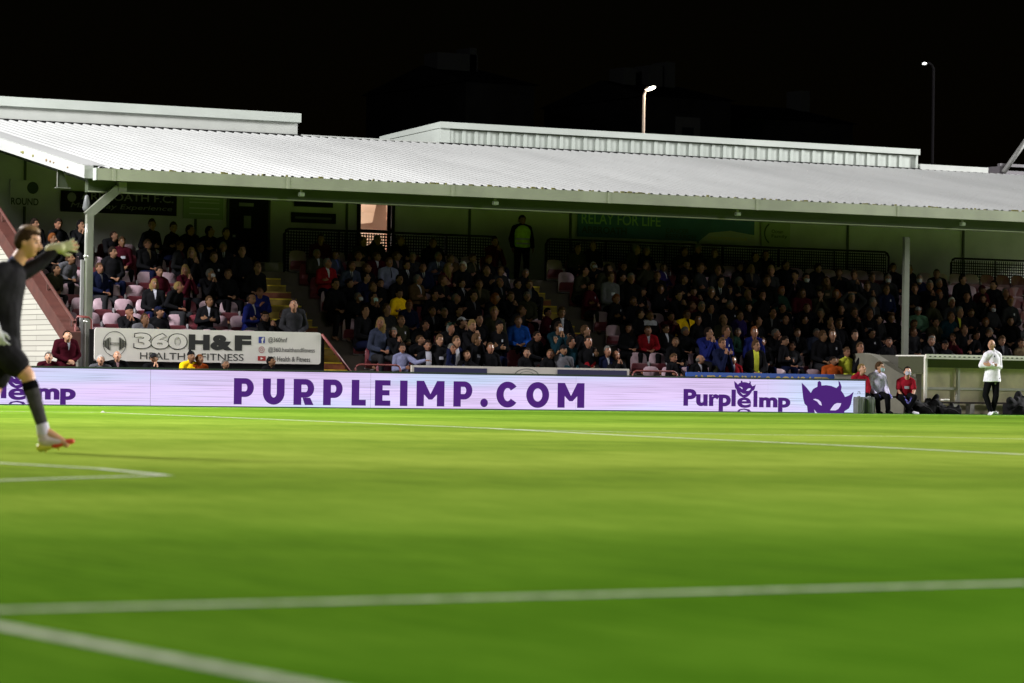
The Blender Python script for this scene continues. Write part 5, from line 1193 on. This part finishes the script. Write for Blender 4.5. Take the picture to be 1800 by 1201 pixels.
link('chest_badge', patch('MG', POSE['MG'][1], lambda t: (.02, .05), (1.32, 1.36), 0, FM['bluegrey'], 'chest_badge', (3, 3)), o)

# ------------------------------------------------------------------ goalkeeper
KS = 224.9
def K(x, y, d=0.0): return Vector(((x - 94.5) / KS, d, (796 - y) / KS))
gk = {}
KJ = dict(pel=K(0, 604, 0), che=K(2, 520, 0), nek=K(20, 466, .0), head=K(43, 428, 0), shL=K(15, 489, .14), shR=K(-5, 486, -.15), elL=K(56, 464, .20), wrL=K(87, 436, .22), hdL=(1, .0, .22), hnL=(0, 1, 0),
          elR=K(-30, 540, -.22), wrR=K(-4, 584, -.20), hdR=(.4, 0, -1), hnR=(0, 1, 0), hiL=K(4, 612, .08), hiR=K(-2, 612, -.08), knL=K(-20, 700, .06), anL=K(-90, 725, .05), toL=K(-112, 770, .05),
          knR=K(48, 662, -.08), anR=K(78, 757, -.06), toR=K(118, 781, -.06))
KHR = rotm(78, 6)
kp = empty('goalkeeper_root', (0, 0, 0)); bpy.data.objects.remove(kp)
b = MB(); hd = KJ['head']; add_head(b, hd, KHR); b.caps(KJ['nek'] - Vector((.02, 0, .05)), hd + KHR @ Vector((0, .02, -.06)), .062, .056, 14)
TJ = {k: Vector(v) for k, v in KJ.items()}; TJ['hiL'] = K(4, 612, .08); TJ['hiR'] = K(-2, 612, -.08)
torso(b, TJ)
for s in 'LR':
    b.caps(TJ['sh' + s], TJ['el' + s], .055, .042); b.caps(TJ['el' + s], TJ['wr' + s], .042, .029)
    b.caps(TJ['hi' + s], TJ['kn' + s], .092, .062, 14); b.caps(TJ['kn' + s], TJ['an' + s], .058, .038, 14); b.caps(TJ['kn' + s].lerp(TJ['an' + s], .2), TJ['kn' + s].lerp(TJ['an' + s], .42), .062, .052, 14)
    b.caps(TJ['an' + s], TJ['to' + s], .038, .03)
add_hand(b, TJ['wrL'], TJ['hdL'], TJ['hnL'], .25, 1.0, -1, .5); add_hand(b, TJ['wrR'], TJ['hdR'], TJ['hnR'], .6, 1.0, 1)
KB = remesh(b.mesh('b', SK[2]), .008, 1); KB.materials.clear(); [KB.materials.append(q) for q in (mat('keeper_skin', (.64, .33, .17), .5, .08, 12), M['eye'], M['lip'])]
inv = KHR.transposed(); mi = []
for p in KB.polygons:
    q = inv @ (p.center - hd); k = 0
    if q.y < -.055:
        if ((abs(q.x) - .031) / .013) ** 2 + ((q.z - .006) / .007) ** 2 < 1: k = 1
        elif abs(abs(q.x) - .033) < .019 and abs(q.z - .031) < .0045: k = 1
        elif abs(q.x) < .022 and abs(q.z + .062) < .007: k = 2
    mi.append(k)
KB.polygons.foreach_set('material_index', mi)
kx = back(94.5, 796, v=-3.74); keeper = link('person', KB); keeper.location = (6.88, -3.74, 0.0); keeper.rotation_euler = (0, 0, -yaw)
tag(keeper, 'goalkeeper in black long sleeved kit striding with one gloved arm stretched forward', 'goalkeeper')
FMK = mat('keeper_kit', (.018, .017, .019), .85, .3, 7, bump=1.0, spec=.04); FMS = mat('keeper_sock', (.06, .055, .058), .9, .2, 20, bump=.3, spec=.05)
def kpart(name, mb, m_, vox=.010, sm=2):
    q = remesh(mb.mesh(name, m_), vox, sm); q.materials.clear(); q.materials.append(m_); return link(name, q, keeper)
j = MB(); torso(j, TJ, .022, 1.0, hem=.06); j.caps(TJ['nek'] - Vector((.01, 0, .04)), TJ['nek'] + Vector((.004, 0, -.005)), .074, .070, 12)
for s in 'LR':
    j.caps(TJ['sh' + s] + (TJ['nek'] - TJ['sh' + s]) * .4, TJ['sh' + s], .075, .075); j.caps(TJ['sh' + s], TJ['el' + s], .076, .058); j.caps(TJ['el' + s], TJ['wr' + s].lerp(TJ['el' + s], .05), .058, .042)
j.caps(K(4, 540, -.04), K(5, 590, -.04), .125, .13); kpart('jersey', j, FMK)
j = MB(); j.caps(TJ['nek'] - Vector((.005, 0, .012)), TJ['nek'] + Vector((.008, 0, .012)), .068, .062, 14); kpart('collar', j, FM['lilac'])
j = MB(); j.caps(K(1, 606, -.06), K(1, 606, .06), .142, .142)
for s in 'LR': j.caps(TJ['hi' + s], TJ['hi' + s].lerp(TJ['kn' + s], .60), .122, .108)
kpart('shorts', j, FMK)
for s in 'LR':
    j = MB(); j.caps(TJ['kn' + s].lerp(TJ['an' + s], .20), TJ['kn' + s].lerp(TJ['an' + s], .42), .066, .060); j.caps(TJ['kn' + s].lerp(TJ['an' + s], .42), TJ['kn' + s].lerp(TJ['an' + s], .96), .060, .046); kpart('sock', j, FMS)
    j = MB(); j.caps(TJ['kn' + s].lerp(TJ['an' + s], .17), TJ['kn' + s].lerp(TJ['an' + s], .22), .066, .068); kpart('sock_band', j, FM['black'])
j = MB(); j.caps(TJ['kn' + 'R'].lerp(TJ['anR'], .90), TJ['anR'] + Vector((0, 0, -.02)), .05, .052); kpart('ankle_tape', j, mat('white_tape', (.60, .54, .66), .8))
BW, BR, BY = mat('white_boot', (.62, .50, .46), .4), mat('red_boot', (.75, .07, .03), .35), mat('yellow_sole', (.65, .60, .05), .4)
a, t0 = TJ['anR'], TJ['toR']
j = MB(); j.caps(K(80, 775, -.06), K(106, 777, -.06), .052, .036); j.caps(K(76, 764, -.06), K(84, 776, -.06), .046, .05); boot = kpart('boot', j, BW, .007)
j = MB(); j.caps(K(98, 782, -.06), K(128, 776, -.06), .034, .022); q_ = remesh(j.mesh('u', BR), .007, 1); q_.materials.clear(); q_.materials.append(BR); link('boot_toe', q_, boot)
j = MB(); j.caps(K(72, 788, -.06), K(88, 786, -.06), .032, .028); q_ = remesh(j.mesh('u', BY), .007, 1); q_.materials.clear(); q_.materials.append(BY); link('boot_heel', q_, boot)
j = MB()
for x, y in ((74, 793), (82, 794), (104, 790), (122, 783)): j.caps(K(x, y - 3, -.06), K(x + .5, y + 1, -.06), .013, .009, 8)
j.build('studs', BY, boot)
j = MB(); j.caps(TJ['anL'], TJ['toL'], .05, .04); kpart('trailing_boot', j, BW)
def glove(w, d, n, side, m_, curl, name):
    j = MB(); add_hand(j, w, d, n, curl, 1.0, side, 2.4, fat=1.15); j.caps(Vector(w) - Vector(d).normalized() * .05, Vector(w) + Vector(d).normalized() * .03, .046, .044, 12); kpart(name, j, m_, .008, 1)
glove(TJ['wrL'], TJ['hdL'], TJ['hnL'], -1, M['glove'], .18, 'glove'); glove(TJ['wrR'], TJ['hdR'], TJ['hnR'], 1, M['glovew'], .5, 'glove')
hm = hair_mesh('short', Vector((0, 0, 0)), Matrix.Identity(3), .016); h = link('hair', hm, keeper); rt = KHR.to_4x4(); rt.translation = hd; h.matrix_local = rt; use(h, HM['brown'])
j = MB(); j.ell((0, .0, .088), .066, .088, .052, None, 18, 10); q_ = j.mesh('fade', mat('blond_top_hair', (.26, .15, .05), .6, .3, 60, bump=.4), True); q_.name = 'hair_top'; h2 = link('hair_top', q_, h)

# paper scrap on the pitch
d = Fv + R2 * ((183 - 900) / FPX) - U2 * ((726 - 600.5) / FPX); q = CP + d * (-CP.z / d.z)
o = MB(); o.box(-.05, .04, -.03, .03, .006, .010); o.add([(-.05, .03, .0105), (.03, .035, .0105), (.0, .05, .035)], [(0, 1, 2)]); o = o.build('paper_scrap', M['signw']); o.location = (q.x, q.y, 0)
tag(o, 'crumpled white paper scrap on the grass in front of the board, past the goalkeeper', 'scrap')

# ------------------------------------------------------------------ beyond the stand
def street_lamp(xb, x_top, y_top, xh, yh, v, glow, pole, rad, label, hl):
    u, z = P(x_top, y_top, v); o = tag(empty('street_lamp', (u, v, 0)), label, 'street lamp'); uh, zh = P(xh, yh, v); du = uh - u
    MB().tube([(0, 0, 0), (0, 0, z - .1), (du * .15, 0, z)], [rad * 1.3, rad, rad * .8], 8).build('pole', pole, o, True)
    hb = MB(); hb.caps((du * .15, 0, z + .01), (du * .5, 0, (z + zh) / 2 + .05), .05, .08, 10, flat=.6, side=(0, 1, 0)); hb.build('arm', pole, o, True)
    hb = MB(); hb.ell((du, 0, zh), hl, .12, .055, Matrix.Rotation(-math.atan2(zh - z, du) * .6, 3, 'Y'), 12, 8); hb.build('lamp_head', glow, o, True)
    return o, (u + du, v, zh)
o, hp = street_lamp(1131, 1132, 163, 1143, 156, 60, M['lampglow'], M['lamppole'], .045, 'lit street lamp with short pale pole above the clad roof box', .20)
l = bpy.data.lights.new('street_glow', 'POINT'); l.energy = 60; l.color = (1, .85, .6); l.shadow_soft_size = .2; lo = bpy.data.objects.new('street_glow', l); COL.objects.link(lo); lo.location = (hp[0] + .1, hp[1] - .3, hp[2] - .2)
street_lamp(1640, 1641, 116, 1625, 112, 70, M['lampglow2'], M['lamppole2'], .05, 'tall dim lamp post with a tiny lit head, apart on the far side', .045)
def tenement(x0, x1, ytop, v, stacks, label, windows=()):
    a, zt = P(x0, ytop, v); b = P(x1, ytop, v)[0]; o = tag(empty('tenement', (a, v, 0)), label, 'building'); w = b - a
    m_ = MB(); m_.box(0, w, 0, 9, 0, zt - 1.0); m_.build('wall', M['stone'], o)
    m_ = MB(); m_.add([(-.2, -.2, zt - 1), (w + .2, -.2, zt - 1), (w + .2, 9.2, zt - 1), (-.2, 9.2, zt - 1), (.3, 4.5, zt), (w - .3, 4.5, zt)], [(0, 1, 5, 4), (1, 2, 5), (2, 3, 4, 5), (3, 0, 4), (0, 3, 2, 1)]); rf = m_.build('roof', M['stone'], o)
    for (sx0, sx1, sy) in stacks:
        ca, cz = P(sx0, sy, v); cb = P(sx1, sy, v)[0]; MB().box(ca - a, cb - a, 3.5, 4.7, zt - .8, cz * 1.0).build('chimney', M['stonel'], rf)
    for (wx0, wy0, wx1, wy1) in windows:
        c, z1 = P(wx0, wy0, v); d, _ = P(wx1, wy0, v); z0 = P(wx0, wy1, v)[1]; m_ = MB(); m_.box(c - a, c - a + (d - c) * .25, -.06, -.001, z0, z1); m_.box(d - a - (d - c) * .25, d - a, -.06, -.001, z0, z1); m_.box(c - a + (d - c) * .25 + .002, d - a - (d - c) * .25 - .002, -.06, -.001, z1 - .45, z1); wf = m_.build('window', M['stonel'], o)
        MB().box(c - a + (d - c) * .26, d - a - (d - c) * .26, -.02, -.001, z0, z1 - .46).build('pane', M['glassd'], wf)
tenement(820, 940, 100, 92, [(840, 912, 80), (898, 910, 72)], 'dark stone tenement with broad chimney stack behind the roof')
tenement(1140, 1285, 128, 95, [(1170, 1192, 108), (1215, 1240, 104), (1246, 1262, 98)], 'dark stone tenement with pale framed window behind the lit lamp', [(1187, 205, 1230, 262)])
tenement(1310, 1500, 168, 98, [(1484, 1500, 150)], 'dark stone tenement with one slim chimney between the two lamps')
# roof gantry at the far end
o = tag(empty('rooftop_gantry', (P(1757, 300, 46.5)[0], 46.5, 6.2)), 'grey box and slanting strut on the far end of the roof', 'gantry')
b = MB(); b.box(0, .12, 0, .6, 0, .62); b.box(.121, 3, .5, .6, 0, .55); b.box(.0, 3, -.02, .1, .62, .70); b.box(0, 3, -.4, -.3, .22, .30); b.build('gantry_frame', mat('grey_gantry', (.12, .11, .12), .6), o)
MB().tube([(.1, -.05, .45), (1.3, -.05, 1.9)], .075, 8).build('strut', mat('grey_strut', (.22, .22, .21), .5), o, True)

# hidden below everything: nothing
print('people', len(recs), 'objects', len(bpy.data.objects))
